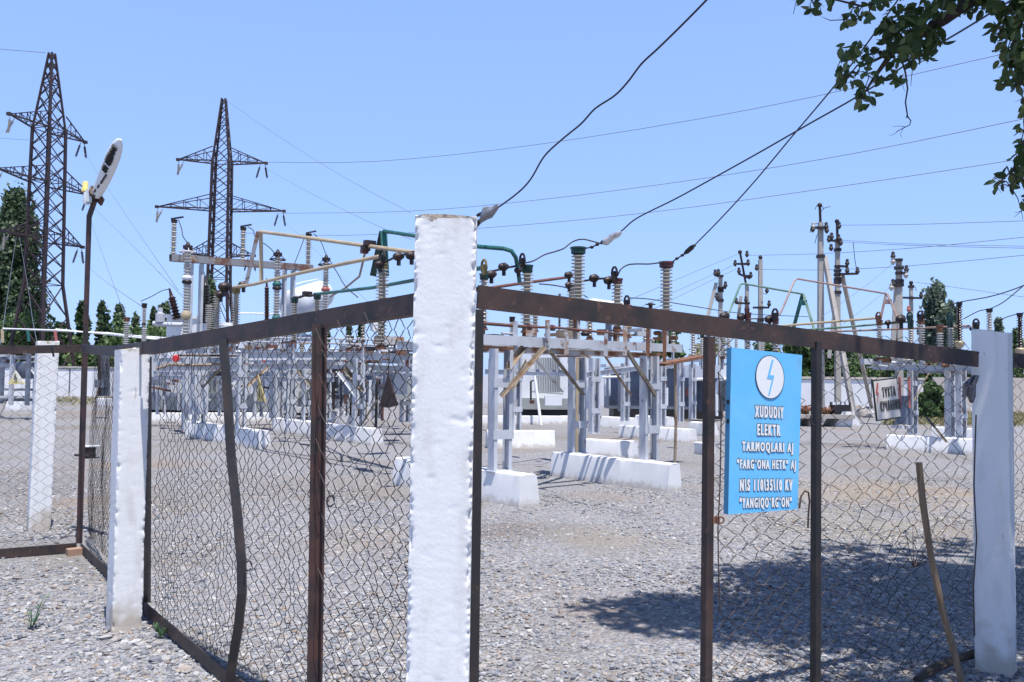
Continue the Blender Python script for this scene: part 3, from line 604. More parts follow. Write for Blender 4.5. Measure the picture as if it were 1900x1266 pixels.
# ------------------------------------------------------------------ yard: concrete footings
U = Vector((.65, -.76, 0)); V_ = Vector((.76, .65, 0))
def slab(p1, p2, h, tw, bw, label, seed=0.0, name='concrete_footing', cat='footing', rough=.014, m='slab'):
    """p1,p2: front bottom edge on the ground (left, right); battered beam lying on the gravel"""
    p1 = Vector((p1.x, p1.y, 0)); p2 = Vector((p2.x, p2.y, 0)); d = (p2 - p1); Ln = d.length; d.normalize(); n = Vector((-d.y, d.x, 0))
    if n.y < 0 and abs(n.y) > .3: n = -n
    if n.dot(p1 - Vector((0, 0, 0))) < 0: n = -n
    o = thing(name, (p1 + p2) / 2, label, cat, 'white concrete footings'); mb = MB(); rings = []; N = max(6, int(Ln / .04)); bt = (bw - tw) / 2
    prof = [(0, -.04), (bt * .12, h * .1), (bt * .5, h * .5), (bt * .9, h * .9), (bt * 1.0, h - .012), (bt + .014, h), (bw / 2, h + .003), (bw - bt - .014, h), (bw - bt, h - .012), (bw - bt * .9, h * .9), (bw - bt * .5, h * .5), (bw - bt * .12, h * .1), (bw, -.04), (bw / 2, -.04)]
    for i in range(N + 1):
        s = i / N * Ln; rg = []
        for a, z in prof:
            q = (s + seed, a, z); edge = 1.0 if z > h * .85 and (abs(a - bt) < .06 or abs(a - bw + bt) < .06) else .35
            endf = 1.6 if i in (0, N) else 1
            k = rough * edge * endf * (.7 * nz(q, 4, seed) + .8 * max(0, nz(q, 15, seed)) + .5 * nz(q, 30, seed)); ss = min(max(s + (rough * nz(q, 6, seed + 3) if i in (0, N) else 0), -.02), Ln + .02)
            rg.append(p1 + d * ss + n * (a + (k if a < bw / 2 else -k)) + Vector((0, 0, z - abs(k) * .5)))
        rings.append(rg)
    mb.loft(rings).build('block', M[m], o, ang=24); return o
def gp(x, y): return G(x, y)
pA1, pA2 = gp(1019.5, 884), gp(1238, 914); slab(pA1, pA2, .40, .22, .34, 'white concrete footing whose near end is chipped, below the two grey ladder columns', 1)
pB2 = gp(962, 943); slab(pB2 - U * 2.9, pB2, .40, .24, .36, 'nearest white concrete footing, half hidden by the tall corner post', 2)
pC1, pC2 = gp(342, 810), gp(474, 834.5); slab(pC1, pC2, .40, .24, .36, 'long white footing seen between left post and bent bar', 3)
pD1, pD2 = gp(505, 801.7), gp(687, 827.6); slab(pD1, pD2, .40, .24, .36, 'long white footing behind the rusty brown upright', 4)
slab(gp(905, 832), gp(1030, 832), .40, .27, .40, 'white footing with slanting shadow stripes behind the nearest footing', 5)
slab(gp(1074, 847), gp(1172, 853), .36, .26, .36, 'low sunlit white block right behind the two grey ladder columns', 6)
slab(gp(1146, 812), gp(1200, 817), .34, .24, .36, 'small round ended white footing behind the right ladder column', 7)
slab(gp(1212, 818), gp(1276, 823), .36, .26, .42, 'striped white footing beside the rusty thin pole', 8)
slab(gp(1112, 794), gp(1170, 798), .38, .26, .42, 'white footing with two dark stripes in front of the slate radiators', 9)
slab(gp(1176, 789), gp(1236, 794), .36, .26, .40, 'low white footing under the second row of columns', 10)
slab(gp(1276, 806), gp(1310, 811), .38, .26, .42, 'white footing cut by the gate upright', 11)
slab(gp(1288, 842), gp(1312, 846), .26, .2, .2, 'small grey white block beside the gate upright', 12)
slab(gp(895, 788), gp(1062, 787.5), .30, .22, .26, 'long low white kerb below the ribbed transformer', 13, 'kerb_block', 'kerb')
slab(gp(276, 783), gp(520, 782), .30, .3, .34, 'long low white kerb below the left transformer tank', 14, 'kerb_block', 'kerb')
pR1, pR2 = gp(1644, 835), gp(1826, 846.5); slab(pR1, pR2, .36, .30, .46, 'white footing right of the hanging warning plate', 15)
slab(gp(1728, 814), gp(1822, 819), .34, .3, .4, 'second white footing behind the one right of the warning plate', 16)
slab(gp(600, 786), gp(648, 790), .42, .4, .5, 'white block between the brown upright and the long footing', 17)
slab(gp(8, 762), gp(33, 764), .45, .5, .7, 'lumpy white block under the yellow warning triangle', 18, rough=.05)
slab(gp(176, 754), gp(204, 756), .4, .4, .5, 'small white block beside the lamp pole foot', 19)
slab(gp(548, 757), gp(572, 760), .62, .3, .7, 'white lump behind the long footing of the brown upright', 20, rough=.05)

# ------------------------------------------------------------------ stands
def ladder(par, c, z0, z1, w_=.30, dr=V_, ch=.13, m='steel', bats=(.30, .72), bh=.12, name='column'):
    """built-up column of two channels and battens; battens are sub-parts"""
    mb = MB()
    for k in (-1, 1): mb.chan(c + dr * (k * w_ / 2) + Vector((0, 0, z0)), c + dr * (k * w_ / 2) + Vector((0, 0, z1)), ch, .055, .007, up=U, fs=-k if dr is V_ else k)
    mb.bar(c - dr * (w_ / 2 + .03) + Vector((0, 0, z0 + .006)), c + dr * (w_ / 2 + .03) + Vector((0, 0, z0 + .006)), ch * 1.3, .012)
    col = mb.build(name, M[m], par)
    for f in bats:
        z = z0 + (z1 - z0) * f
        bm = MB(); bm.bar(c - dr * (w_ / 2 + .022) + Vector((0, 0, z)) + U * (ch / 2 + .005), c + dr * (w_ / 2 + .022) + Vector((0, 0, z)) + U * (ch / 2 + .005), .008, bh); bm.build('batten', M[m], col)
    return col
def beam(par, p, q, h=.12, m='steel', fs=1, name='beam', b=.05):
    mb = MB(); mb.chan(p, q, h, b, .008, fs=fs); return mb.build(name, M[m], par)
def ell(par, p, q, a=.05, m='brace', name='brace', up=(0, 0, 1)):
    mb = MB(); mb.ell(p, q, a, .007, up); return mb.build(name, M[m], par)
def zc(px, py, Y): return at(px, py, Y)
cB = Vector((-.14, 11.35, 0)); cA2 = Vector((2.10, 13.15, 0)); cA1 = Vector((1.09, 14.30, 0)); cB1 = cA1 - (cA2 - cB)
S1 = thing('support_stand', cA2, 'grey steel stand on three ladder columns right of the corner post', 'stand')
ladder(S1, cB, .39, 1.99); ladder(S1, cA2, .38, 1.97); ladder(S1, cA1, .38, 1.97); ladder(S1, cB1, .39, 1.97)
v1 = (cA2 - cB).normalized()
fB = at(880, 629, 11.0); fE = at(1267, 647, 13.9); beam(S1, fB, fE, .125, fs=-1)
off2 = U * .16 + Vector((0, 0, -.13)); gB = at(885, 646, 11.6); gE = at(1222, 661, 14.2); beam(S1, gB, gE, .09, 'steelr', 1)
bB = cB1 + Vector((0, 0, 2.05)) - v1 * .6; bE = cA1 + Vector((0, 0, 2.05)) + v1 * 1.1; beam(S1, bB, bE, .12)
for c in (cB, cA2, cA1): mb = MB(); mb.bar(c - U * .45 + Vector((0, 0, 1.995)), c + U * .2 + Vector((0, 0, 1.995)), .12, .04); mb.build('cap_plate', M['rust'], S1)
for (x0, y0, x1, y1, Y0, Y1, mt, a) in ((931, 738, 1012, 646, 11.3, 11.6, 'brace', .055), (941, 686, 972, 645, 11.4, 11.7, 'brace', .07), (1018, 655, 1079, 733, 12.2, 14.1, 'braced', .065), (985, 660, 1041, 728, 12.4, 14.2, 'steel', .05), (1118, 658, 1168, 734, 12.9, 13.6, 'brace', .045), (1160, 654, 1213, 737, 12.9, 13.05, 'braced', .07), (940, 738, 976, 672, 11.7, 12.6, 'braced', .05)):
    ell(S1, at(x0, y0, Y0), at(x1, y1, Y1), a, mt)
for (x, y0, y1, Y, mt, a) in ((958, 596, 649, 11.5, 'steel', .05), (1018, 594, 650, 11.75, 'steelr', .055), (1053, 616, 659, 12.0, 'steelr', .05), (1126, 619, 661, 12.5, 'steel', .05), (1162, 604, 660, 12.75, 'steelr', .055), (1204, 600, 660, 13.0, 'rust', .05), (1235, 606, 672, 13.3, 'rust', .05)):
    a_, b_ = at(x + .5, y1, Y), at(x + 1, y0, Y); ell(S1, a_, b_, a, mt, 'bracket')
ell(S1, at(942, 690, 12.6), at(1043, 692, 14.4), .05, 'steel', 'cross_bar')
mb = MB(); mb.tube([at(893, 600, 11.7), at(983, 607, 12.1)], .024, 8); mb.tube([at(983, 607, 12.1), at(1030, 608, 12.4), at(1160, 621, 13.3)], .018, 8)
for x, y, Y in ((983, 607, 12.1), (1026, 608.5, 12.37)): mb.lathe(at(x - 3, y, Y), v1, [(0, .045), (.05, .045)], 10)
mb.build('drive_shaft', M['rod'], S1)
S2 = thing('pipe_column', at(1069, 800, 15.6), 'cream painted pipe column behind the middle ladder column', 'column'); p = Vector((S2.location.x, S2.location.y, 0)); S2.location = p
mb = MB(); mb.tube([p, p + Vector((0, 0, 2.0))], .055, 10); mb.build('pipe', M['yel'], S2)
S2 = thing('pipe_column', G(1196, 832), 'cream painted pipe column behind the right ladder column', 'column'); p = S2.location.copy(); mb = MB(); mb.tube([p, p + Vector((0, 0, 2.0))], .06, 10); mb.build('pipe', M['yel'], S2)
S2 = thing('pipe_column', G(909, 800), 'orange rusted pipe between corner post and ladder column', 'column'); p = S2.location.copy(); mb = MB(); mb.tube([p, p + Vector((0, 0, .9)), p + Vector((0, 0, 2.2))], .075, 10); mb.build('pipe', M['brace'], S2)
S3 = thing('thin_pole', G(1252, 866), 'thin rusty pole standing right of the chipped footing', 'pole'); p = S3.location.copy(); mb = MB(); mb.tube([p, p + Vector((.02, 0, .8)), p + Vector((0, 0, 1.93))], .028, 8); mb.build('shaft', M['brace'], S3)
mb = MB(); t_ = p + Vector((0, 0, 1.95)); mb.bar(t_ - V_ * .45 - Vector((0, 0, .06)), t_ + V_ * .75 + Vector((0, 0, .12)), .3, .05); mb.build('rusty_plate', M['rust'], S3)
S3 = thing('thin_pole', G(1004, 790), 'thin white pole leaning before the ribbed transformer', 'pole'); p = S3.location.copy(); mb = MB(); mb.tube([p, at(992, 697, p.y + .6)], .05, 8); mb.build('shaft', M['tx'], S3)

def stand(label, cols, z1, spans, zb=.36, w_=.22, m='steel', braces=(), beams_h=.12, dr=V_):
    """cols: list of ground points; spans: list of (p,q) beams"""
    S = thing('support_stand', cols[0], label, 'stand', 'grey steel stands of the yard')
    for c in cols: ladder(S, Vector((c.x, c.y, 0)), zb, z1, w_, dr, m=m)
    for p, q in spans: beam(S, p, q, beams_h, m)
    for b in braces: ell(S, b[0], b[1], b[2], b[3])
    return S
def base_at(px, Y): p = at(px, 700, Y); return Vector((p.x, p.y, 0))
# left bay C / D
S4 = thing('support_stand', pC1, 'pale blue stand with red end disc behind the bent bar', 'stand', 'grey steel stands of the yard')
cC1 = base_at(371, 21.6); cC2 = base_at(449, 19.9)
ladder(S4, cC1, .39, 2.15, .28); ladder(S4, cC2, .39, 2.1, .2)
cD = [base_at(541, 24.2), base_at(571, 23.4), base_at(666, 20.9)]
beam(S4, at(330, 654, 23), at(548, 656, 23.4), .26); beam(S4, at(290, 684, 20.7), at(600, 680, 21.9), .16); beam(S4, at(452, 661, 20), at(700, 660, 22), .2)
mb = MB(); mb.box(cC1 + Vector((.05, -.2, 1.0)), (.42, .2, .75), .86); mb.build('control_box', M['steel'], S4)
mb = MB(); mb.tube([at(290, 684.5, 20.4), at(318, 676, 20.4), at(345, 678, 20.4), at(420, 676, 20.5)], .035, 6); mb.build('conduit', M['brace'], S4)
mb = MB(); mb.tube([at(330, 659.5, 20.2), at(500, 661, 21.3), at(590, 664, 22)], .03, 6); mb.build('drive_shaft', M['fit'], S4)
mb = MB(); mb.lathe(at(327, 665.5, 20.1), (.15, -1, 0), [(0, .07), (.02, .083), (.05, .083), (.07, .07)], 16); mb.build('end_disc', M['red'], S4)
mb = MB(); mb.poly([at(486, 662, 21), at(495, 662, 21), at(490, 673, 21), at(487, 672, 21)], (0, .03, 0)); mb.build('red_flag', M['red'], S4)
for (x0, y0, x1, y1, Y0, Y1, mt, a) in ((378, 720, 412, 684, 21.4, 20.7, 'braced', .06), (372, 712, 400, 682, 21.5, 20.9, 'steel', .06), (459, 718, 497, 682, 19.8, 20.8, 'brace', .05), (438, 690, 408, 720, 20.2, 21, 'steel', .05)): ell(S4, at(x0, y0, Y0), at(x1, y1, Y1), a, mt)
tr = thing('warning_triangle', at(486, 727, 19.6), 'dull yellow warning triangle hung from the brace of the left stand', 'sign')
mb = MB(); mb.poly([at(478, 695, 19.7), at(492, 746, 19.5), at(477, 744, 19.7)], (0.02, .015, 0)); mb.build('plate', M['trio'], tr, smooth=False)
mb = MB(); mb.poly([at(480.5, 722, 19.55), at(482, 722, 19.55), at(483, 738, 19.5), at(481, 738, 19.5)], (0.0, -.012, 0)); mb.build('bolt_mark', M['ink'], tr, smooth=False)
S5 = thing('support_stand', pD1, 'grey stand with diagonal braces behind the brown upright', 'stand', 'grey steel stands of the yard')
for c in cD: ladder(S5, c, .39, 2.05, .26)
beam(S5, at(520, 676, 25), at(780, 686, 20.5), .14); beam(S5, at(600, 662, 22), at(768, 662, 20.2), .16)
mb = MB(); mb.tube([at(470, 634, 24), at(588, 636, 22), at(700, 641, 20)], .03, 6); mb.build('drive_shaft', M['steel'], S5)
mb = MB(); mb.tube([at(470, 627, 24), at(588, 628, 22), at(760, 633, 19.5)], .025, 6); mb.build('drive_shaft', M['steel'], S5)
for (x0, y0, x1, y1, Y0, Y1, mt, a) in ((546, 678, 576, 716, 23.7, 23.2, 'braced', .08), (640, 684, 674, 728, 21.4, 20.7, 'braced', .10), (626, 690, 662, 738, 21.2, 20.8, 'steel', .06), (690, 684, 668, 716, 20.8, 20.7, 'steel', .06), (672, 790, 700, 745, 20.8, 20.4, 'braced', .06)): ell(S5, at(x0, y0, Y0), at(x1, y1, Y1), a, mt)
mb = MB(); mb.box(at(733, 713, 21.5), (.55, .4, .5), .3); mb.build('drive_box', M['txd'], S5)
mb = MB(); mb.box(at(648, 715, 21.8), (.35, .25, .45), .3); mb.build('drive_box', M['txd'], S5)
mb = MB(); mb.box(at(722, 632, 17.5), (.55, .3, .16), .86); mb.build('drive_box', M['steelr'], S5); mb = MB(); mb.box(at(698, 606, 17.3), (.2, .16, .18), .5); mb.build('drive_box', M['lamp'], S5)
tr = thing('rusty_plate', onp(720, 725, PC, PL, -.3), 'dark rusty triangular plate hanging behind the mesh by the corner post', 'plate')
V4 = [onp(x, y, PC, PL, -.3) for x, y in ((720, 690), (728, 722), (738, 752), (720, 757), (703, 755), (712, 722))]
mb = MB(); mb.poly(V4, (.004, .008, 0)); mb.build('plate', M['rail'], tr, smooth=False)
mb = MB(); mb.tube([onp(721, 694, PC, PL, -.29), onp(722, 660, PC, PL, -.1), onp(719, 640, PC, PL, -.02)], .002, 4); mb.build('hanger', M['wire'], tr)
# back rows on the right
stand('white ladder column stand left of the ribbed transformer', [base_at(958, 20.4)], 2.1, [(at(900, 690, 20), at(1050, 694, 21))], w_=.24)
stand('white ladder column stand right of the ribbed transformer', [base_at(1103, 20.0), base_at(1160, 26)], 2.1, [(at(1075, 697, 19.4), at(1240, 676, 25))], w_=.26)
stand('pale stand carrying a rusty topped beam past the thin rusty pole', [base_at(1228, 23.5), base_at(1262, 26.0), base_at(1285, 28)], 2.15, [(at(1130, 688, 22), at(1260, 676, 27)), (at(1230, 670, 24), at(1310, 668, 28))], w_=.22)
S6 = stand('cluttered grey stand behind the hanging warning plate', [base_at(1693, 21.5), base_at(1762, 20.7), base_at(1783, 20.2)], 2.1, [(at(1620, 682, 21.2), at(1822, 683, 19.6)), (at(1600, 671, 22.5), at(1690, 673, 22)), (at(1690, 688, 21.5), at(1830, 690, 20))], zb=.34, w_=.3)
mb = MB(); mb.box(base_at(1676, 21.3) + Vector((0, 0, .95)), (.28, .25, .7), .5); mb.build('control_box', M['txd'], S6)
mb = MB(); mb.box(base_at(1676, 21.0) + Vector((0, -.02, .55)), (.55, .3, .06), .5); mb.build('shelf', M['steel'], S6)
for x in (1669, 1687): mb = MB(); mb.tube([at(x, 700, 21.1), at(x + 1, 757, 21)], .03, 6); mb.build('pipe', M['redl'], S6)
ell(S6, at(1729, 685, 21.2), at(1697, 745, 21.2), .035, 'tri' if False else 'yel'); ell(S6, at(1720, 775, 20.6), at(1757, 821, 19.4), .04, 'braced')
for i in range(26):   # drive linkage and clutter under the insulators
    px = 1608 + i * 8.3 + random.uniform(-3, 3); py = random.uniform(664, 684); Y = 21.6 - (px - 1608) / 215 * 1.8 + random.uniform(-.6, .8)
    mb = MB(); c = at(px, py, Y); k = i % 4
    if k == 0: mb.box(c, (random.uniform(.12, .3), .15, random.uniform(.06, .16)), random.uniform(0, 1.5))
    elif k == 1: mb.tube([c, c + V_ * random.uniform(-.6, .6) + Vector((0, 0, random.uniform(-.1, .1)))], .022, 6)
    elif k == 2: mb.lathe(c, (0, 0, 1), [(0, .07), (.05, .09), (.09, .05)], 8)
    else: mb.bar(c - U * .3, c + U * .3, .06, .05)
    mb.build('linkage', M[random.choice(['steel', 'steelr', 'rust', 'porcg', 'fit', 'brace', 'rust'])], S6)
# cluttered linkage on the left bay and centre right
for S_, x0, x1, ya, yb, Ya, Yb, n_ in ((S4, 330, 560, 634, 660, 22.5, 21.5, 22), (S5, 600, 765, 638, 676, 22.5, 20, 24), (S1, 905, 1250, 612, 640, 12.6, 14.4, 20)):
    for i in range(n_):
        f = (i + random.random()) / n_; px = x0 + (x1 - x0) * f; c = at(px, random.uniform(ya, yb), Ya + (Yb - Ya) * f + random.uniform(-.3, .5)); mb = MB(); k = i % 4
        if k == 0: mb.box(c, (random.uniform(.12, .32), .15, random.uniform(.05, .14)), random.uniform(0, 1.5))
        elif k == 1: mb.tube([c, c + V_ * random.uniform(-.6, .6) + Vector((0, 0, random.uniform(-.05, .05)))], .02, 6)
        elif k == 2: mb.lathe(c, (0, 0, 1), [(0, .06), (.04, .08), (.07, .05)], 8)
        else: mb.bar(c - U * .25, c + U * .25, .06, .05)
        mb.build('linkage', M[random.choice(['steel', 'steelr', 'rust', 'fit', 'brace', 'steel', 'rod'])], S_)

# ------------------------------------------------------------------ insulators
def ins(px, ys, ye, Y, rp, body, label, cap=None, cy=None, ped=None, pitch=.057, base='rust', thin=False, grp='ribbed insulators', tilt=None, cr=.85):
    """px: axis; ys..ye: sheds top and bottom (photo px); rp: shed radius in px; cap material and cap top y; ped: z of what carries it"""
    b = at(px, ye, Y); t = at(px, ys, Y); H = t.z - b.z; r = rp * b.length / F if False else rp * Y / F; ax = Vector((0, 0, 1))
    if tilt: ax = Vector((math.sin(tilt), 0, math.cos(tilt)))
    o = thing('post_insulator', b, label, 'insulator', grp); n = max(5, round(H / pitch)); prof = [(0, r * .5)]
    for i in range(n):
        z = H * (i + .08) / n; q = H / n; sc = 1 if i % 2 == 0 or not thin else .82
        prof += [(z + q * .02, r * .5), (z + q * .32, r * .54), (z + q * .36, r * sc), (z + q * .50, r * sc * .985), (z + q * .74, r * .54)]
    prof.append((H, r * .6)); mb = MB(); mb.lathe(b, ax, prof, 16); mb.build('porcelain', M[body], o, ang=60)
    mb = MB(); bh = r * .7; mb.lathe(b - ax * bh, ax, [(0, r * .95), (bh * .35, r * .95), (bh * .36, r * .72), (bh, r * .70)], 14)
    if ped is not None:
        z_ = b.z - bh; 
        if z_ - ped > .03: pm = MB(); pm.chan(Vector((b.x, b.y, ped)), Vector((b.x, b.y, z_ - .001)), r * 1.0, r * .5, .008, up=U, fs=-1); pm.build('pedestal', M['steelr' if rp > 8 else 'steel'], o)
    mb.build('base', M[base], o)
    if cap:
        ch = max(.05, (ys - cy) * Y / F) if cy else .1; tp = b + ax * H
        mb = MB(); mb.lathe(tp, ax, [(0, r * .7), (ch * .15, r * cr), (ch * .7, r * cr), (ch * .75, r * cr * 1.12), (ch, r * cr * 1.12)], 12); mb.build('cap', M[cap], o)
    return o
def contact(o, px, py, Y, m='fit', s=.16):
    """open ring-shaped contact head and jaw on an insulator cap"""
    c = at(px, py, Y); mb = MB(); mb.tube([c + U * (math.cos(a) * s * .35) + Vector((0, 0, math.sin(a) * s * .62)) for a in [k * 6.283 / 10 for k in range(11)]], s * .12, 6); mb.bar(c - Vector((0, 0, s * .75)), c + Vector((0, 0, s * .2)), s * .3, s * .3, up=U); mb.build('contact', M[m], o)
    return o
# right of the corner post
o = ins(977, 507, 609, 13.0, 12, 'porc', 'ribbed insulator with green cap and open contact ring right of corner post', 'green', 492, 2.1); contact(o, 969, 483, 12.9)
ins(1072, 473, 577, 13.9, 13, 'porc', 'tallest ribbed insulator with wide dark green cap below the grey clamp', 'green', 459, 2.1, cr=1.05)
o = ins(1145, 527, 607, 13.6, 11, 'porc', 'ribbed insulator with maroon cap between the two tallest ones', 'maroon', 517, 2.1); contact(o, 1140, 507, 13.5)
ins(1236, 498, 598, 14.0, 12, 'porc', 'tall ribbed insulator with maroon cap, rightmost of the big row', 'maroon', 486, 2.1, cr=1.1)
o = ins(897, 520, 606, 12.2, 9.5, 'porc', 'ribbed insulator peeping out right of the corner post', 'green', 508, 2.1); contact(o, 898, 495, 12.1, 'olive')
ins(993, 574, 611, 17, 7.5, 'porc', 'small ribbed insulator tucked behind the green capped contact one', None, None, 1.9)
ins(1060, 534, 610, 16.5, 9.5, 'porc', 'ribbed insulator hidden half behind the tallest one', 'maroon', 526, 1.9)
ins(1094, 583, 625, 16, 8.2, 'porc', 'short ribbed insulator right of the tallest insulator, below the rail', 'maroon', 560, 2.0)
o = ins(1165, 590, 622, 18, 7.8, 'porc', 'small ribbed insulator with red head behind the maroon capped one', 'redl', 566, 1.9); contact(o, 1163, 560, 18, 'fit', .2)
ins(1197, 603, 632, 17, 6.5, 'porc', 'small pale ribbed insulator left of the rightmost tall one', 'porcg', 597, 2.0, base='steel')
o = ins(1207, 572, 600, 19.5, 4.5, 'porcg', 'slender arrester with wire ring behind the rightmost tall insulator', 'fit', 562, 1.9)
mb = MB(); c = at(1207, 565, 19.5); mb.tube([c + Vector((math.cos(a) * .11, math.sin(a) * .11, 0)) for a in [k * 6.283 / 14 for k in range(15)]], .01, 5); mb.build('grading_ring', M['fit'], o)
ins(1249, 611, 640, 18, 4.8, 'porc', 'little ribbed insulator right below the rightmost tall insulator', None, None, 1.9)
ins(1286, 609, 660, 20, 6.2, 'porcg', 'bright ribbed insulator just left of the gate upright', 'maroon', 600, 1.9)
ins(1303, 627, 660, 22, 4.8, 'porcg', 'small ribbed insulator touching the gate upright', 'green', 618, 1.9)
ins(1038, 545, 606, 24, 3.4, 'porcd', 'thin dark bushing left of the hidden insulator behind the rail', None, None, 1.9, thin=True, pitch=.07)
ins(950, 598, 618, 20, 6, 'porcg', 'small grey insulator under the rail by the corner post', 'fit', 588, 1.9)
ins(856, 442, 598, 12.9, 12.5, 'porc', 'ribbed insulator with green cap hidden behind the corner post, carrying the wavy cable', 'green', 428, 2.1)
# behind the blue sign
for px, ys, ye, Y, rp, cap, cy, lab in ((1341, 618, 662, 22, 6, None, None, 'ribbed insulator between gate upright and blue sign'), (1352, 627, 662, 24, 5, 'green', 618, 'green capped insulator peeking over the left corner of the blue sign'), (1388, 599, 652, 21, 6.5, 'maroon', 580, 'maroon capped insulator above the sign emblem'), (1366, 628, 655, 25, 3.8, 'maroon', 620, 'small maroon capped insulator above the sign'), (1415, 630, 655, 25, 4.2, 'porcg', 624, 'small plain insulator above the sign beside the plain concrete pole'), (1439, 602, 652, 20.5, 7, 'maroon', 591, 'ribbed insulator with contact ring above the right part of the sign')):
    o = ins(px, ys, ye, Y, rp, 'porcg', lab, cap, cy, 1.9)
    if px == 1439: contact(o, 1438, 584, 20.4, 'fit', .22)
    if px == 1388: contact(o, 1386, 575, 20.9, 'maroon', .16)
# right bay
for px, ys, ye, Y, rp, body, cap, cy, lab, ct in ((1632, 604, 664, 21.0, 6.6, 'porcg', 'rust', 594, 'ribbed insulator at the foot of the pink tube frame', 'rust'), (1690, 611, 664, 20.7, 6, 'porcg', 'green', 594, 'green capped insulator right of the double concrete pole', 'green'), (1709.5, 602, 664, 20.4, 7, 'porcg', 'rust', 592, 'tall pale insulator with ring contact left of the silver poplar', 'fit'), (1744, 617, 668, 20.2, 6.6, 'porcg', 'rust', 603, 'rust capped insulator in front of the silver poplar', None), (1764, 608, 668, 19.9, 6.2, 'porcg', 'green', 594, 'green capped insulator between poplar and brown bushing', 'green'), (1813, 617, 672, 19.6, 5, 'porcg', 'rust', 607, 'insulator half hidden behind the shaded post', 'fit'), (1837, 580, 672, 19, 6.3, 'porcg', 'fit', 573, 'pale insulator rising behind the top of the shaded post', None)):
    o = ins(px, ys, ye, Y, rp, body, lab, cap, cy, 2.05)
    if ct: contact(o, px - 2, cy - 6, Y - .05, ct, .18)
for px, ys, ye, Y, lab in ((1780.5, 568, 632, 19.6, 'dark brown bushing left of the shaded post'), (1893, 588, 645, 19.2, 'dark brown bushing right of the shaded post at the picture edge')):
    o = ins(px, ys, ye, Y, 6, 'porcb', lab, 'fit', ys - 7, 2.05, base='yel'); mb = MB(); mb.lathe(at(px, ye + 14, Y), (0, 0, 1), [(0, .05), (.03, .08), (.07, .105), (.13, .105), (.16, .08)], 14); mb.build('flange', M['yel'], o)
# left of the corner post
o = ins(707, 498, 640, 14.2, 12.2, 'porc', 'big ribbed insulator under the green frame left of the corner post', 'olive', 489, 2.1); contact(o, 709, 478, 14.1, 'fit', .2)
ins(674, 588, 632, 16.5, 5, 'porc', 'small insulator under the rail left of the green frame', None, None, 1.9)
o = ins(587, 556, 632, 19.5, 8.2, 'porc', 'green capped insulator at the left end of the lower teal tube', 'green', 544, 2.0)
o = ins(545, 563, 632, 20.5, 7.6, 'porc', 'green capped insulator with dark jaw left of the teal tube', 'green', 553, 2.0)
mb = MB(); mb.box(at(570, 546, 20), (.2, .14, .12), .6); mb.tube([at(545, 552, 20.5), at(555, 552, 20.3), at(570, 547, 20), at(585, 549, 19.6)], .03, 6); mb.build('jaw', M['fit'], o)
ins(436, 545, 632, 19.8, 8.6, 'porc', 'olive capped insulator at the left end of the yellow tube', 'olive', 534, 2.1)
ins(401, 549, 634, 20.4, 8.2, 'porc', 'olive capped insulator next left of the yellow tube', 'olive', 540, 2.1)
ins(387, 567, 634, 22.5, 7.2, 'porc', 'plain ribbed insulator behind the olive capped pair', None, None, 2.1)
ins(234, 597, 640, 24, 6.2, 'porcg', 'rust capped insulator right of the street lamp pole', 'rust', 589, 1.6)
o = ins(267, 572, 600, 25, 5.2, 'porcg', 'slender grey arrester with dark top right of the lamp pole', 'fit', 563, 1.4)
mb = MB(); q = at(267, 640, 25); H_ = at(267, 608, 25).z - q.z; pf = [(0, .05)]
for i in range(9): z = H_ * i / 9; pf += [(z + .01, .05), (z + H_ / 9 * .4, .08), (z + H_ / 9 * .8, .05)]
mb.lathe(q, (0, 0, 1), pf, 12); mb.build('lower_section', M['porcg'], o)
def arrester(px, segs, flanges, Y, label, ringy, capm='fit'):
    b = at(px, segs[-1][1], Y); o = thing('surge_arrester', Vector((b.x, b.y, 0)), label, 'arrester', 'tall surge arresters'); 
    for i, (ys, ye, rp) in enumerate(segs):
        p = at(px, ye, Y); H = at(px, ys, Y).z - p.z; r = rp * Y / F; n = max(5, round(H / .085)); pf = [(0, r * .6)]
        for k in range(n): z = H * k / n; q = H / n; pf += [(z + q * .1, r * .62), (z + q * .35, r), (z + q * .48, r), (z + q * .7, r * .65)]
        pf.append((H, r * .6)); mb = MB(); mb.lathe(Vector((b.x, b.y, p.z)), (0, 0, 1), pf, 14); mb.build('porcelain', M['porcg'], o, ang=60)
    for ys, ye, rp, m_ in flanges:
        z0, z1 = at(px, ye, Y).z, at(px, ys, Y).z; r = rp * Y / F; mb = MB(); mb.lathe(Vector((b.x, b.y, z0)), (0, 0, 1), [(0, r * .8), ((z1 - z0) * .3, r), ((z1 - z0) * .6, r), (z1 - z0, r * .7)], 14); mb.build('flange', M[m_], o)
    zt_ = at(px, segs[0][0], Y).z; mb = MB(); mb.lathe(Vector((b.x, b.y, zt_)), (0, 0, 1), [(0, .07), (.04, .13), (.12, .13), (.13, .07), (.22, .03)], 12); mb.build('cap', M[capm], o)
    c = Vector((b.x, b.y, at(px, ringy, Y).z)); mb = MB(); R_ = 14 * Y / F; mb.tube([c + Vector((math.cos(a) * R_, math.sin(a) * R_, 0)) for a in [k * 6.283 / 18 for k in range(19)]], .022, 6)
    for k in range(4): a = k * 1.571 + .5; mb.tube([c + Vector((math.cos(a) * R_, math.sin(a) * R_, 0)), Vector((b.x + math.cos(a) * .1, b.y + math.sin(a) * .1, zt_ + .06))], .012, 5)
    mb.build('grading_ring', M['fit' if px > 400 else 'steel'], o)
    mb = MB(); zb_ = at(px, segs[-1][1], Y).z - .01; mb.chan(Vector((b.x, b.y, .1)), Vector((b.x, b.y, zb_)), .2, .1, .01, up=U); mb.build('pedestal', M['steel'], o); return o
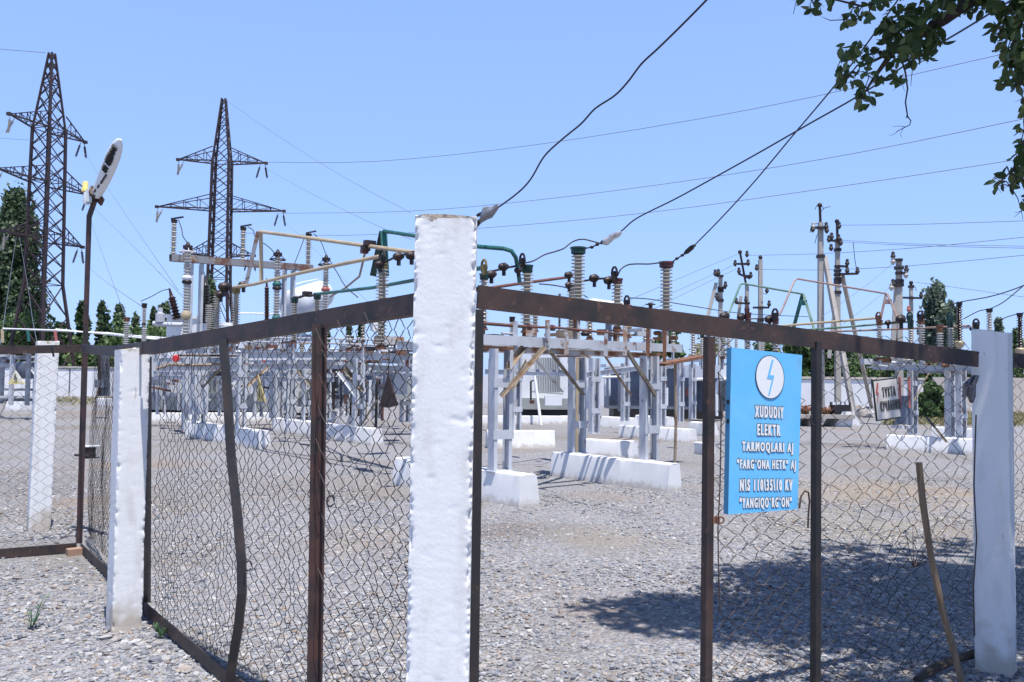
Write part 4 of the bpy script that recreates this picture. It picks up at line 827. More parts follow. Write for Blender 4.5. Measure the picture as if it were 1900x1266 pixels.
arrester(343.5, [(464, 512, 7), (527, 576, 7), (593, 634, 7)], [(511, 520, 9, 'lamp'), (519, 527, 9, 'fit'), (577, 593, 9, 'yel')], 23.5, 'tall grey arrester with cream flanges beside the portal leg', 468)
arrester(511.5, [(477, 524, 6.6), (538, 585, 6.6), (596, 634, 6.6)], [(523, 532, 8.4, 'teal'), (531, 538, 8.6, 'fit'), (585, 596, 8, 'teal')], 25, 'tall grey arrester with teal flanges under the rusty portal beam', 482)
arrester(602, [(486, 533, 6.4), (541, 590, 6.4), (600, 634, 6.4)], [(533, 541, 8, 'redl')], 26.5, 'tall grey arrester with a red flange right of the portal', 492)
# portal
pt = thing('portal_frame', base_at(440, 26), 'grey H portal with a rusty top beam carrying three insulators', 'portal')
pq0, pq1 = at(314, 479, 24.2), at(576, 498.5, 28.0); dP = (pq1 - pq0).normalized()
mb = MB(); mb.chan(pq0, pq1, .20, .09, .012); mb.chan(pq0 + U * .2, pq1 + U * .2, .20, .09, .012, fs=-1); ob = mb.build('beam', mat('portal beam', (.24, .24, .25), .7, c2=(.15, .07, .045), sc2=1.6, lo=.44, hi=.56, c3=(.36, .30, .22), sc3=3, lo3=.58, hi3=.7), pt)
for px in (359, 531):
    f = (px - 314) / 262; top = pq0 + (pq1 - pq0) * f; b_ = Vector((top.x, top.y, 0)); mb = MB()
    for k in (-1, 1): mb.chan(b_ + dP * (k * .13), b_ + dP * (k * .13) + Vector((0, 0, top.z - .11)), .22, .07, .01, up=U, fs=k)
    mb.build('leg', M['steel'], pt)
for px, ys, ye, lab in ((321.5, 414, 472, 'tall ribbed insulator on the left end of the portal beam'), (450, 428, 484, 'tall ribbed insulator on the middle of the portal beam'), (571.5, 440, 494, 'tall ribbed insulator on the right end of the portal beam')):
    f = (px - 314) / 262; Y = 24.2 + 3.8 * f; o = ins(px, ys, ye, Y, 6.4, 'porc', lab, 'fit', ys - 6, None, .075, thin=True); c = at(px, ys - 7, Y); mb = MB(); mb.bar(c - V_ * .06, c + V_ * .28 + Vector((0, 0, .1)), .05, .05); mb.build('terminal', M['fit'], o)

# more gear deep in the yard, left of the corner post
S7 = stand('grey ladder column stand seen between brown upright and corner post', [base_at(640, 27), base_at(700, 25.5), base_at(752, 24.2)], 2.1, [(at(600, 690, 28), at(775, 697, 23.6)), (at(610, 668, 28), at(775, 672, 24)), (at(600, 652, 30), at(775, 650, 26))], w_=.26)
for px, py, Y, sx in ((625, 720, 27.5, .7), (668, 726, 26, .5), (690, 712, 27, .8), (752, 722, 24, .9), (612, 735, 29, .6)):
    mb = MB(); mb.box(at(px, py, Y), (sx, .5, random.uniform(.5, .9)), .4); mb.build('drive_box', M[random.choice(['txd', 'txg', 'steel', 'txd'])], S7)
for i in range(44):
    px = 604 + i * 3.8; c = at(px, random.uniform(636, 742), 26 + random.uniform(-2, 2)); mb = MB()
    if i % 3 == 0: mb.bar(c - V_ * random.uniform(.2, .5), c + V_ * random.uniform(.2, .5) + Vector((0, 0, random.uniform(-.4, .4))), .06, .06)
    elif i % 3 == 1: mb.bar(c, c - Vector((0, 0, random.uniform(.5, 1.3))), .06, .06)
    else: mb.box(c, (random.uniform(.2, .5), .2, random.uniform(.1, .3)), .4)
    mb.build('linkage', M[random.choice(['steel', 'txd', 'fit', 'rod', 'steelr', 'black', 'lamp', 'tx'])], S7)
ins(646, 622, 646, 24, 6, 'porcg', 'small pale insulator in the wire panel right of the brown upright', None, None, 2.0)
ins(668, 626, 648, 25, 5, 'porcg', 'small pale insulator left of the rust drive box in the wire panel', None, None, 2.0)
ins(632, 630, 650, 26, 5, 'porcg', 'tiny pale insulator next to the brown upright in the wire panel', None, None, 2.0)

S8 = stand('dense grey column row in front of the left transformer', [base_at(300, 27), base_at(415, 26.5), base_at(480, 26), base_at(510, 25.6), base_at(606, 25)], 2.1, [(at(285, 668, 27), at(620, 668, 25)), (at(285, 692, 27), at(620, 696, 25)), (at(285, 700, 26.4), at(620, 705, 24.4))], w_=.26)
for i in range(84):
    px = 280 + i * 5.8 + random.uniform(-4, 4); c = at(px, random.uniform(636, 735), 27 + random.uniform(-1.5, 1.5)); mb = MB(); k = i % 5
    if k == 0: mb.bar(c - V_ * random.uniform(.2, .6), c + V_ * random.uniform(.2, .6) + Vector((0, 0, random.uniform(-.3, .3))), .05, .06)
    elif k in (1, 4): mb.bar(c, c - Vector((0, 0, random.uniform(.4, 1.0))), .05, .05)
    elif k == 2: mb.box(c, (random.uniform(.15, .4), .2, random.uniform(.12, .35)), .4)
    else: mb.tube([c, c + Vector((.25, 0, .2)), c + Vector((.5, 0, .05))], .02, 5)
    mb.build('linkage', M[random.choice(['steel', 'tx', 'fit', 'steel', 'black', 'porcb', 'txd', 'lamp', 'rod'])], S8)
# ------------------------------------------------------------------ tubes (rigid busbars)
def bus(label, runs, m, r, frame=(), group='painted tube busbars'):
    """runs: list of lists of (px,py,Y); frame: flat legs (px0,py0,px1,py1,Y0,Y1,width,mat)"""
    p0 = at(*runs[0][0]); o = thing('tube_busbar', p0, label, 'busbar', group)
    for rn in runs: mb = MB(); mb.tube([at(*q) for q in rn], r, 8); mb.build('tube', M[m], o)
    for x0, y0, x1, y1, Y0, Y1, wd, fm in frame: mb = MB(); mb.bar(at(x0, y0, Y0), at(x1, y1, Y1), wd, .02, up=(.2, -1, 0)); mb.build('frame_leg', M[fm], o)
    return o
bus('cream yellow tube busbar with a gallows frame left of the corner post', [[(434, 533, 19.8), (470, 528, 18.6), (560, 506, 16.6), (640, 489, 15.2), (705, 476, 14.3)], [(482, 430, 18.4), (560, 440, 17.0), (640, 451, 15.9), (764, 468, 14.3), (826, 476, 13.6)]], 'yel', .036, ((484, 430, 485, 524, 18.4, 18.4, .085, 'yel'), (479, 430, 457, 526, 18.45, 18.7, .085, 'steelr')))
bus('teal green tube busbar with a triangular frame beside the corner post', [[(586, 546, 19.5), (640, 540, 17.6), (692, 534, 16.2), (764, 521, 14.5), (826, 508, 13.2), (897, 497, 12.3)], [(712, 429, 15.4), (764, 437, 14.4), (830, 449, 13.4), (890, 458, 12.8), (935, 461.5, 12.6), (949, 466, 12.6), (957, 478, 12.65), (961, 500, 12.8), (964, 524, 12.9)]], 'teal', .033, ((710, 430, 692, 512, 15.4, 16.0, .12, 'green'), (712, 430, 716, 512, 15.4, 15.3, .12, 'teal'), (701, 462, 714, 462, 15.6, 15.4, .10, 'green')))
bus('dark red tube busbar passing behind the green capped insulator', [[(880, 539, 14.2), (960, 527, 15.0), (1058, 514, 16.5)]], 'rod', .028)
bus('light green tube busbar bent over the gate upright with an A frame', [[(1344, 592, 21), (1352, 582, 21.1), (1374, 528, 21.8), (1380, 526.5, 21.9), (1490, 546, 23)], [(1470, 614, 23.5), (1560, 608, 22.3), (1688, 597, 20.8)]], 'greenl', .026, ((1489, 547, 1471, 614, 23, 23.4, .10, 'teal'), (1491, 547, 1511, 612, 23, 22.6, .07, 'greenl'), (1484, 562, 1497, 562, 23, 22.9, .14, 'teal')))
bus('faded pink tube busbar with a tall bent end and an A frame', [[(1440, 587, 20.5), (1447, 583, 20.6), (1455, 566, 20.7), (1474, 521, 21), (1480, 517.5, 21.1), (1644, 545, 21.6)], [(1530, 616, 22.4), (1640, 612, 21.4), (1800, 605, 19.8)]], 'pink', .025, ((1644, 545, 1634, 592, 21.6, 21.5, .06, 'pink'), (1646, 545, 1670, 600, 21.6, 21.3, .06, 'pink'), (1640, 560, 1655, 560, 21.6, 21.5, .12, 'pink')))
bus('cream tube busbar running level to the insulator by the pink frame', [[(1400, 609, 23), (1500, 601, 22.2), (1632, 590, 21)]], 'yel', .03)
bus('long thin pale tubes on coloured posts in front of the far bushes', [[(5, 610, 31), (103, 613, 31.5), (320, 628, 33)], [(50, 612, 33), (200, 618, 34), (330, 634, 35)], [(103, 611, 32), (320, 633, 34)]], 'tx', .028, ((4, 611, 5, 636, 31, 31, .1, 'yel'), (51, 613, 54, 634, 31, 31, .09, 'teal'), (102, 614, 105, 636, 31, 31, .09, 'redl')))
mb = MB()
jp = thing('jaw_contact', at(682, 460, 15.4), 'dark jaw with red plate clamped on the yellow tube', 'contact')
mb.box(at(686, 452, 15.3), (.20, .12, .10), .6); mb.box(at(678, 461, 15.3), (.14, .12, .10), .6); mb.build('jaw', M['fit'], jp)
mb = MB(); mb.box(at(676, 467, 15.3), (.13, .08, .07), .6); mb.build('plate', M['maroon'], jp)
mb = MB(); mb.tube([at(677, 470, 15.3), at(672, 492, 16), at(667, 513, 17), at(640, 535, 18.5), at(612, 551, 20)], .022, 6); mb.build('arm', M['pink'], jp)
def clampbar(label, pts, bulb, r=.018):
    o = thing('contact_arm', at(*pts[0]), label, 'contact', 'dark contact arms'); mb = MB(); mb.tube([at(*p) for p in pts], r, 6); mb.build('arm', M['fit'], o)
    for x, y, Y, s in bulb: mb = MB(); c = at(x, y, Y); mb.lathe(c - V_ * s, V_ + Vector((0, 0, .15)), [(0, s * .3), (s * .3, s * .6), (s * 1.2, s * .7), (s * 1.9, s * .3)], 10); mb.bar(c, c - Vector((0, 0, s * 1.3)), s * .5, s * .5); mb.build('bulb', M['fit'], o)
clampbar('dark contact arm between the green frame and the corner post', [(705, 491, 14.2), (730, 479, 13.8), (764, 468, 13.5), (820, 460, 13.2)], [(740, 478, 13.7, .10), (705, 492, 14.1, .09), (764, 476, 13.4, .10)])
clampbar('dark contact arm between olive head and green capped insulator', [(905, 506, 12.3), (935, 498, 12.5), (968, 492, 12.9)], [(935, 497, 12.5, .09), (912, 511, 12.3, .09), (962, 503, 12.8, .07)])
clampbar('dark contact arm left of the maroon capped insulator', [(1080, 522, 14.4), (1105, 518, 14), (1135, 516, 13.7)], [(1103, 518, 14, .10), (1130, 522, 13.7, .10), (1056, 512, 16, .1), (1056, 530, 15, .08)])
clampbar('dark contact arm behind the yellow tube end', [(400, 540, 20.4), (420, 540, 20), (450, 532, 19.6)], [(418, 534, 20, .16), (410, 548, 20.2, .12), (452, 530, 19.6, .12)])
clampbar('dark contact arm at the foot of the pink tube', [(1390, 592, 20.8), (1425, 591, 20.7), (1440, 590, 20.5)], [(1428, 594, 20.6, .14), (1376, 590, 21, .13), (1345, 589, 21, .16)])
clampbar('dark contact arm left of the shaded post top', [(1764, 610, 20), (1800, 608.5, 19.7), (1815, 606, 19.5)], [(1804, 611, 19.6, .08)], .012)
clampbar('dark contact arm on the light green tube', [(1640, 602, 21.2), (1672, 595, 21)], [(1672, 594, 20.9, .16), (1648, 600, 21.1, .1)])

# ------------------------------------------------------------------ cables
def cable(name, label, pts, r, m='cable', cat='cable', group=None, n=5, sub=6, twist=0):
    P_ = [at(*p) for p in pts]; o = thing(name, P_[0], label, cat, group); out = []
    for i in range(len(P_) - 1):     # Catmull-Rom
        a, b, c, d = P_[max(i - 1, 0)], P_[i], P_[i + 1], P_[min(i + 2, len(P_) - 1)]
        for k in range(sub):
            t = k / sub; out.append(.5 * ((2 * b) + (c - a) * t + (2 * a - 5 * b + 4 * c - d) * t * t + (3 * b - a - 3 * c + d) * t ** 3))
    out.append(P_[-1]); mb = MB(); mb.tube(out, r, n); mb.build('strand', M[m], o, ang=80); return o
cable('overhead_cable', 'thick wavy cable rising from the corner post to the top of the picture', [(862, 428, 12.85), (890, 408, 12.6), (926, 384, 12.4), (962, 357, 12.1), (985, 332, 11.9), (1010, 290, 11.6), (1044, 258, 11.3), (1078, 230, 11), (1104, 202, 10.8), (1140, 178, 10.5), (1165, 152, 10.3), (1190, 119, 10), (1221, 90, 9.8), (1262, 50, 9.5), (1313, -2, 9.2), (1400, -95, 8.7)], .0125, sub=5)
o = cable('overhead_cable', 'long cable sweeping from the silver clamp up into the tree', [(1112, 452, 13.4), (1150, 431, 13.2), (1172, 412, 13), (1195, 398, 12.8), (1250, 371, 12.4), (1300, 344, 12), (1363, 309, 11.6), (1420, 277, 11.2), (1500, 231, 10.7), (1600, 174, 10.1), (1700, 108, 9.5), (1800, 48, 9), (1900, -14, 8.5)], .0115)
cable('overhead_cable', 'straight cable climbing from the maroon cap up into the tree', [(1286, 458, 13.6), (1340, 403, 13.1), (1400, 337, 12.5), (1470, 253, 11.8), (1540, 170, 11.2), (1600, 93, 10.6), (1680, -20, 9.9)], .0105)
cable('jumper_cable', 'looping jumper from green contact ring to the silver clamp', [(975, 488, 12.9), (990, 484, 13), (1010, 473, 13.1), (1030, 467, 13.2), (1046, 461, 13.3), (1062, 449, 13.4), (1080, 444, 13.4), (1100, 448, 13.4), (1118, 453, 13.4)], .012)
cable('jumper_cable', 'wavy jumper between the two maroon capped insulators', [(1146, 512, 13.5), (1152, 500, 13.5), (1164, 492, 13.6), (1180, 490, 13.7), (1205, 490, 13.8), (1228, 487, 13.9)], .012)
for lab, pts, rr in (('chain of dark shackles between wide green cap and silver clamp', [(1086, 461, 13.8), (1098, 459, 13.7), (1108, 454, 13.6), (1118, 449, 13.5)], .03), ('dark turnbuckle at the maroon cap of the rightmost tall insulator', [(1248, 486, 13.9), (1256, 480, 13.8), (1266, 474, 13.7), (1276, 465, 13.6), (1288, 456, 13.5)], .028)):
    o = thing('shackle', at(*pts[0]), lab, 'fitting'); mb = MB(); mb.tube([at(*p) for p in pts], .011, 6); mb.build('rod', M['fit'], o)
    for p in pts[1:]: mb = MB(); mb.ball(at(*p), rr * 1.1, 8, .8); mb.build('joint', M['fit'], o)
    if 'turnbuckle' in lab: mb = MB(); mb.tube([at(1270, 471, 13.65), at(1275, 467, 13.6), at(1284, 459, 13.5), at(1288, 456, 13.45)], [.02, .04, .04, .015], 8); mb.build('body', M['black'], o)
o = thing('cable_clamp', at(1135, 442, 13.3), 'silver cast clamp wrapped on the long sweeping cable', 'clamp'); mb = MB()
mb.tube([at(1119, 451, 13.4), at(1124, 449, 13.35), at(1136, 441, 13.3), at(1146, 435, 13.2), at(1153, 431, 13.15)], [.03, .065, .045, .05, .015], 8); mb.tube([at(1124, 447, 13.35), at(1134, 438, 13.3), at(1146, 432, 13.2)], [.03, .035, .02], 6); mb.build('body', mat('bright aluminium', (.62, .62, .64), .4, metal=.5, c2=(.4, .4, .42), sc2=18), o)
o = thing('cable_clamp', at(905, 396, 12.5), 'grey teardrop clamp at the top right edge of the corner post', 'clamp'); mb = MB()
mb.tube([at(892, 411, 12.6), at(897, 404, 12.5), at(905, 394, 12.5), at(914, 391, 12.45), at(924, 382, 12.4)], [.03, .06, .105, .06, .03], 10); mb.build('body', M['clamp'], o)
mb = MB(); mb.tube([at(886, 400, 12.6), at(894, 396, 12.5)], .025, 6); mb.tube([at(890, 412, 12.6), at(880, 424, 12.7)], .03, 6); mb.build('shackle', M['fit'], o)
cable('jumper_cable', 'dark jumper behind the tallest insulator', [(1000, 527, 15.2), (1030, 530, 15.3), (1060, 537, 15.5), (1090, 552, 17)], .012)
cable('overhead_cable', 'thin cable strung from the red headed insulator to the far poles', [(1168, 553, 18), (1210, 556, 19.5), (1290, 569, 22), (1380, 582, 26), (1500, 588, 32)], .012)
cable('overhead_cable', 'cable arriving at the brown bushing left of the shaded post', [(1763, 568, 19.9), (1780, 561, 19.6), (1830, 552, 18), (1870, 541, 17), (1915, 524, 16)], .012)
cable('overhead_cable', 'slanting cable from the poplar past the pale insulator to the edge', [(1788, 592, 20), (1815, 578, 19.5), (1837, 573, 19), (1860, 562, 18.2), (1884, 543, 17.3), (1920, 512, 16)], .011)
cable('overhead_cable', 'short cable meeting the brown bushing at the right edge', [(1850, 597, 19.6), (1870, 588, 19.4), (1893, 582, 19.2), (1920, 578, 18.6)], .011)
# conductors far away
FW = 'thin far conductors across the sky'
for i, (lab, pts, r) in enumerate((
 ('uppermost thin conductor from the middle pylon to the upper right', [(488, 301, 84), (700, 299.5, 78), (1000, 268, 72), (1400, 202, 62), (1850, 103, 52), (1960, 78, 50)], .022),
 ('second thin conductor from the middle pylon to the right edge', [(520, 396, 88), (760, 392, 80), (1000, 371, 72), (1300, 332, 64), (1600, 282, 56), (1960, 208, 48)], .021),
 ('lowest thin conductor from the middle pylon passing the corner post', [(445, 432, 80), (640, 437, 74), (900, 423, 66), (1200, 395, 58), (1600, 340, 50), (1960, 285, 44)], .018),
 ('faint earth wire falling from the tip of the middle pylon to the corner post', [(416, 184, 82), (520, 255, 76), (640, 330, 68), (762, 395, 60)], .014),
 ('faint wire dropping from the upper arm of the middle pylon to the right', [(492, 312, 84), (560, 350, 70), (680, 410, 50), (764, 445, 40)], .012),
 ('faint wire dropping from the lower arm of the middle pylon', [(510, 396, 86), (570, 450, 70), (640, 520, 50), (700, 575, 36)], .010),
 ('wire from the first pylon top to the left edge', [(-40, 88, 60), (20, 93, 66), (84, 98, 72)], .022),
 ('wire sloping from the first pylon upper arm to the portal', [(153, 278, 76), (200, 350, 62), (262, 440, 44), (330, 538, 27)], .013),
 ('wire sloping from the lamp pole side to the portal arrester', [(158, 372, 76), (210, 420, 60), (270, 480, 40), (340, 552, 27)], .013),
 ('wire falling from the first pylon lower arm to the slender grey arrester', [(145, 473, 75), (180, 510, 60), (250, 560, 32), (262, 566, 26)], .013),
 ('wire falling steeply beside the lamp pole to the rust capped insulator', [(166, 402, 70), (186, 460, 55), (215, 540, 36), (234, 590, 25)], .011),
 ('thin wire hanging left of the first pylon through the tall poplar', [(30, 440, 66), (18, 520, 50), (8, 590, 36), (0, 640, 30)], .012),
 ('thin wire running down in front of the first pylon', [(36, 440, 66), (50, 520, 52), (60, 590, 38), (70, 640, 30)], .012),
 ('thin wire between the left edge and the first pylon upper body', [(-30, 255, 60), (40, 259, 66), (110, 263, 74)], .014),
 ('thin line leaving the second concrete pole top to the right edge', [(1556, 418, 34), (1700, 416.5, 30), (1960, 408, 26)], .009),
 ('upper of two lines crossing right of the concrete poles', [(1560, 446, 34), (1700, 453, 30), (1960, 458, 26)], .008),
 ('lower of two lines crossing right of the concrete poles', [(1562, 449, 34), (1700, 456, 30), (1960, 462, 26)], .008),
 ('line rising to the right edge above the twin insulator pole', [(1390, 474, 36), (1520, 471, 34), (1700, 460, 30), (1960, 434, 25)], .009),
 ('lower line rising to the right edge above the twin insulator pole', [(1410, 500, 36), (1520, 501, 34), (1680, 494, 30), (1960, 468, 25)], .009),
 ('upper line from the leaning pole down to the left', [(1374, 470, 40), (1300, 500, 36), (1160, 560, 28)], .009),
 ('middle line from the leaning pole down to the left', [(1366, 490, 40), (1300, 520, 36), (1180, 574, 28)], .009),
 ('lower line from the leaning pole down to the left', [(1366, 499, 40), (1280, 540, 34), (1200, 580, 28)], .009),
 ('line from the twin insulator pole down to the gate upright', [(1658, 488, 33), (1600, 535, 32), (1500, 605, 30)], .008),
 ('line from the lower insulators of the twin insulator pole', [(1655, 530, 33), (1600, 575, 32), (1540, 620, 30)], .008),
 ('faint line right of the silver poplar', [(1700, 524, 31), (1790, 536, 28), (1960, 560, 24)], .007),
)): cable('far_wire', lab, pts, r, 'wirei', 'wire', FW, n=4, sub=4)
# droppers
for lab, pts in (('thin lead from the left portal insulator down to its arrester', [(331, 408, 24.2), (337, 425, 24), (340, 440, 23.8), (352, 456, 23.6), (360, 472, 23.5)]), ('thin lead from the middle portal insulator to the yellow frame', [(460, 421, 26), (470, 428, 25.8), (474, 440, 25.6), (498, 458, 25.2), (508, 468, 25)]), ('thin lead from the right portal insulator down to the fence rail', [(583, 434, 28), (596, 450, 27.6), (604, 470, 27), (622, 500, 25), (640, 530, 23), (664, 552, 21)]), ('thin lead slanting left from the right portal insulator', [(564, 443, 28), (556, 465, 27.5), (545, 493, 27)]), ('arched lead from the tilted bushing to the slender arrester', [(313, 537, 29), (300, 540, 28.5), (280, 551, 27), (262, 559, 25.5)]), ('lead from portal beam to the dark transformer bushing', [(376, 498, 27), (380, 512, 28), (378, 524, 29.5)])):
    cable('lead_wire', lab, pts, .014, 'fit', 'wire', 'thin leads of the portal bay')

# ------------------------------------------------------------------ transformers
def cyl(a, b, r, n=20): return [Vector(a), Vector(b)], r, n
T1 = thing('transformer', base_at(400, 31), 'big pale blue oil transformer with a horizontal cylinder behind the portal', 'transformer')
def tb(par, name, m, c, s, yaw=-.70):
    mb = MB(); mb.box(c, s, yaw); return mb.build(name, M[m], par)
yawT = -.22
c0 = base_at(400, 32.5)
tb(T1, 'tank', 'tx', c0 + Vector((0, 0, 1.75)), (5.2, 1.9, 1.9), yawT); tb(T1, 'tank_base', 'txg', c0 + Vector((0, 0, .55)), (5.5, 2.1, .5), yawT); tb(T1, 'lid', 'tx', c0 + Vector((0, 0, 2.74)), (5.5, 2.1, .08), yawT)
tb(T1, 'skid', 'black', c0 + Vector((0, 0, .17)), (4.6, 1.3, .26), yawT)
Ut = Vector((math.cos(yawT), math.sin(yawT), 0)); Vt = Vector((-Ut.y, Ut.x, 0))
if Vt.y > 0: Vt = -Vt
for k in range(13): mb = MB(); c = c0 + Ut * (-2.5 + k * .415) + Vt * .99; mb.bar(c + Vector((0, 0, .85)), c + Vector((0, 0, 2.65)), .06, .09, up=Vt); mb.build('stiffener', M['tx'], T1)
for k in range(4):
    fin = MB()
    for q in range(7): c = c0 + Ut * (-2.2 + k * 1.35 + q * .09) + Vt * 1.35; fin.bar(c + Vector((0, 0, .95)), c + Vector((0, 0, 2.45)), .025, .55, up=Vt)
    fin.bar(c0 + Ut * (-2.25 + k * 1.35) + Vt * 1.35 + Vector((0, 0, 2.47)), c0 + Ut * (-1.6 + k * 1.35) + Vt * 1.35 + Vector((0, 0, 2.47)), .16, .07); fin.build('radiator', M['tx' if k != 2 else 'txg'], T1)
for px, yb, yt, rr in ((330, 640, 585, .42), (365, 642, 588, .40), (420, 642, 600, .35)):
    Yb = 31.5; p = at(px, yb + 25, Yb); H_ = at(px, yt, Yb).z - p.z; mb = MB(); mb.lathe(p, (0, 0, 1), [(0, rr), (H_ - .1, rr), (H_ - .1, rr * 1.15), (H_, rr * 1.15)], 18); mb.build('turret', M['tx'], T1)
def bushing(par, px0, y0, px1, y1, Y, r, m):
    a = at(px0, y0, Y); b = at(px1, y1, Y); ax = b - a; H_ = ax.length; n = max(6, int(H_ / .11)); pf = [(0, r * .8)]
    for k in range(n): z = H_ * k / n; q = H_ / n; pf += [(z + q * .1, r * .55), (z + q * .4, r * (1 - .3 * k / n)), (z + q * .6, r * .5)]
    pf += [(H_, r * .35), (H_ + .3, r * .15)]; mb = MB(); mb.lathe(a, ax, pf, 14); mb.build('bushing', M[m], par)
bushing(T1, 329, 592, 318, 550, 31, .20, 'porcb'); bushing(T1, 381, 566, 381, 527, 31, .25, 'porcd'); bushing(T1, 495, 634, 495, 532, 31, .13, 'porcb'); bushing(T1, 377, 600, 378, 568, 31, .17, 'porcd')
mb = MB(); a, b = at(543, 566, 29.3), at(596, 546, 32.6); ax = (b - a).normalized(); Lc = (b - a).length; r_ = .52
mb.lathe(a - ax * .1, ax, [(0, .02), (.02, r_ * .55), (.09, r_ * .85), (.2, r_), (Lc, r_), (Lc + .12, r_ * .8), (Lc + .17, .05)], 28); mb.build('conservator', M['ltblue'], T1)
for f in (.2, .8): c = a + ax * Lc * f; mb = MB(); mb.bar(Vector((c.x, c.y, c.z - r_ + .04)), Vector((c.x, c.y, 2.75)), .14, .14); mb.build('conservator_leg', M['tx'], T1)
mb = MB(); mb.tube([at(440, 581, 32), at(510, 583, 31.5), at(560, 586, 31)], .04, 6); mb.tube([at(540, 530, 30.5), at(560, 524, 31), at(590, 518, 32)], .02, 5); mb.build('pipe', M['tx'], T1)
mb = MB(); mb.box(at(455, 610, 31), (1.6, .5, .12), yawT); mb.build('platform', M['tx'], T1)
for i in range(9): mb = MB(); c = at(430 + i * 17, random.uniform(600, 650), 30.6); mb.box(c, (random.uniform(.3, .7), .3, random.uniform(.2, .5)), yawT); mb.build('cabinet', M[random.choice(['tx', 'lamp', 'txg', 'steel'])], T1)
mb = MB(); mb.lathe(at(297, 598, 30), (0, 0, 1), [(0, .16), (.3, .16), (.33, .08), (.5, .08)], 14); mb.tube([at(284, 600, 30), at(297, 602, 30), at(340, 603, 30)], .08, 8); mb.build('oil_gauge', M['steel'], T1)
# warning sign on tank
# ribbed transformer behind the ladder columns
T2 = thing('transformer', base_at(1010, 31.5), 'grey transformer with ribbed radiator behind the leaning white pole', 'transformer'); c0 = base_at(1015, 32.6)
tb(T2, 'tank', 'tx', c0 + Vector((.2, .6, 1.5)), (2.6, 1.4, 2.0), 0.1); tb(T2, 'tank_base', 'txg', c0 + Vector((-.1, .2, .68)), (2.7, 1.3, .42), 0.1); tb(T2, 'skid', 'black', c0 + Vector((-.05, .2, .28)), (2.3, 1.1, .36), 0.1)
mb = MB()
for q in range(15): x0 = 993 + q * 3.2; mb.bar(at(x0, 728, 31.2), at(x0, 664, 31.2), .03, .5, up=(0, 1, 0))
mb.build('radiator', M['txg'], T2)
mb = MB(); mb.bar(at(988, 727, 31.0), at(1044, 731, 31.0), .6, .05); mb.build('radiator_pipe', M['txg'], T2)
tb(T2, 'control_box', 'lamp', at(1026, 744, 30.8), (.6, .3, .32), .1)
mb = MB(); mb.tube([at(985, 742, 30.9), at(985, 708, 30.9), at(990, 706, 30.9)], .04, 6); mb.build('pipe', M['black'], T2)
tb(T2, 'valve', 'maroon', at(987, 746, 30.7), (.14, .1, .12))
mb = MB(); a, b = at(1098, 574, 30), at(1158, 580, 33); ax = (b - a).normalized(); Lc = (b - a).length; mb.lathe(a, ax, [(0, .02), (.03, .3), (.12, .38), (Lc, .38), (Lc + .08, .3), (Lc + .1, .02)], 20); mb.build('conservator', M['lamp'], T2)
mb = MB(); c = (a + b) / 2; mb.bar(c - Vector((0, 0, .4)), Vector((c.x, c.y, 2.4)), .2, .2); mb.build('conservator_leg', M['txd'], T2)
# slate transformer with corrugated radiators
T3 = thing('transformer', base_at(1240, 36), 'dark slate transformer with corrugated sides left of the blue sign', 'transformer'); c0 = base_at(1240, 36)
tb(T3, 'tank', 'txd', c0 + Vector((0, .8, 1.25)), (5.0, 1.4, 1.7), .05); tb(T3, 'lid', 'tx', c0 + Vector((0, .6, 2.2)), (5.4, 1.9, .12), .05); tb(T3, 'skid', 'black', c0 + Vector((0, .7, .2)), (4.6, 1.2, .36), .05)
for xa, xb in ((1148, 1172), (1212, 1234), (1288, 1312), (1332, 1352)):
    mb = MB(); n_ = int((xb - xa) / 2.2)
    for q in range(n_): x0 = xa + q * 2.2; mb.bar(at(x0, 763, 35), at(x0, 706, 35), .02, .5, up=(0, 1, 0))
    mb.build('radiator', M['txd'], T3)
for xa in (1285, 1330): mb = MB(); mb.tube([at(xa, 772, 34), at(xa, 712, 34), at(xa + 3, 706, 34), at(xa + 10, 704, 34), at(xa + 24, 704, 34)], .06, 8); mb.build('frame', M['lamp'], T3)
tb(T3, 'control_box', 'lamp', at(1228, 736, 34), (.4, .3, .7)); tb(T3, 'nameplate', 'maroon', at(1275, 728, 34), (.12, .1, .3)); tb(T3, 'cabinet', 'tx', at(1310, 690, 34.5), (1.6, .6, .5))
mb = MB()
for x in (1123, 1131): mb.tube([at(x, 690, 34), at(x, 735, 34)], .04, 6)
mb.tube([at(1118, 700, 34), at(1160, 699, 34)], .05, 6); mb.build('pipe', M['tx'], T3)
T4 = thing('transformer', base_at(575, 36), 'smaller white transformer between bent bar and brown upright', 'transformer'); c0 = base_at(578, 36)
tb(T4, 'tank', 'tx', c0 + Vector((0, 0, 1.5)), (2.6, 1.4, 1.7), -.3); tb(T4, 'tank_base', 'txg', c0 + Vector((0, 0, .5)), (2.8, 1.6, .3), -.3); tb(T4, 'lid', 'tx', c0 + Vector((0, 0, 2.4)), (2.8, 1.6, .1), -.3)
for k in range(8): mb = MB(); c = c0 + Vector((-1.15 + k * .33, -.95 - (-.3) * 0 + .3 * (1.15 - k * .33) * .0, 0)) + Vector((0, -(k - 3.5) * .1, 0)); mb.bar(c + Vector((0, 0, .75)), c + Vector((0, 0, 2.25)), .03, .4, up=(0, 1, 0)); mb.build('radiator', M['txg'], T4)
for px in (560, 580, 598): bushing(T4, px, 660, px, 634, 35.5, .15, 'porc')
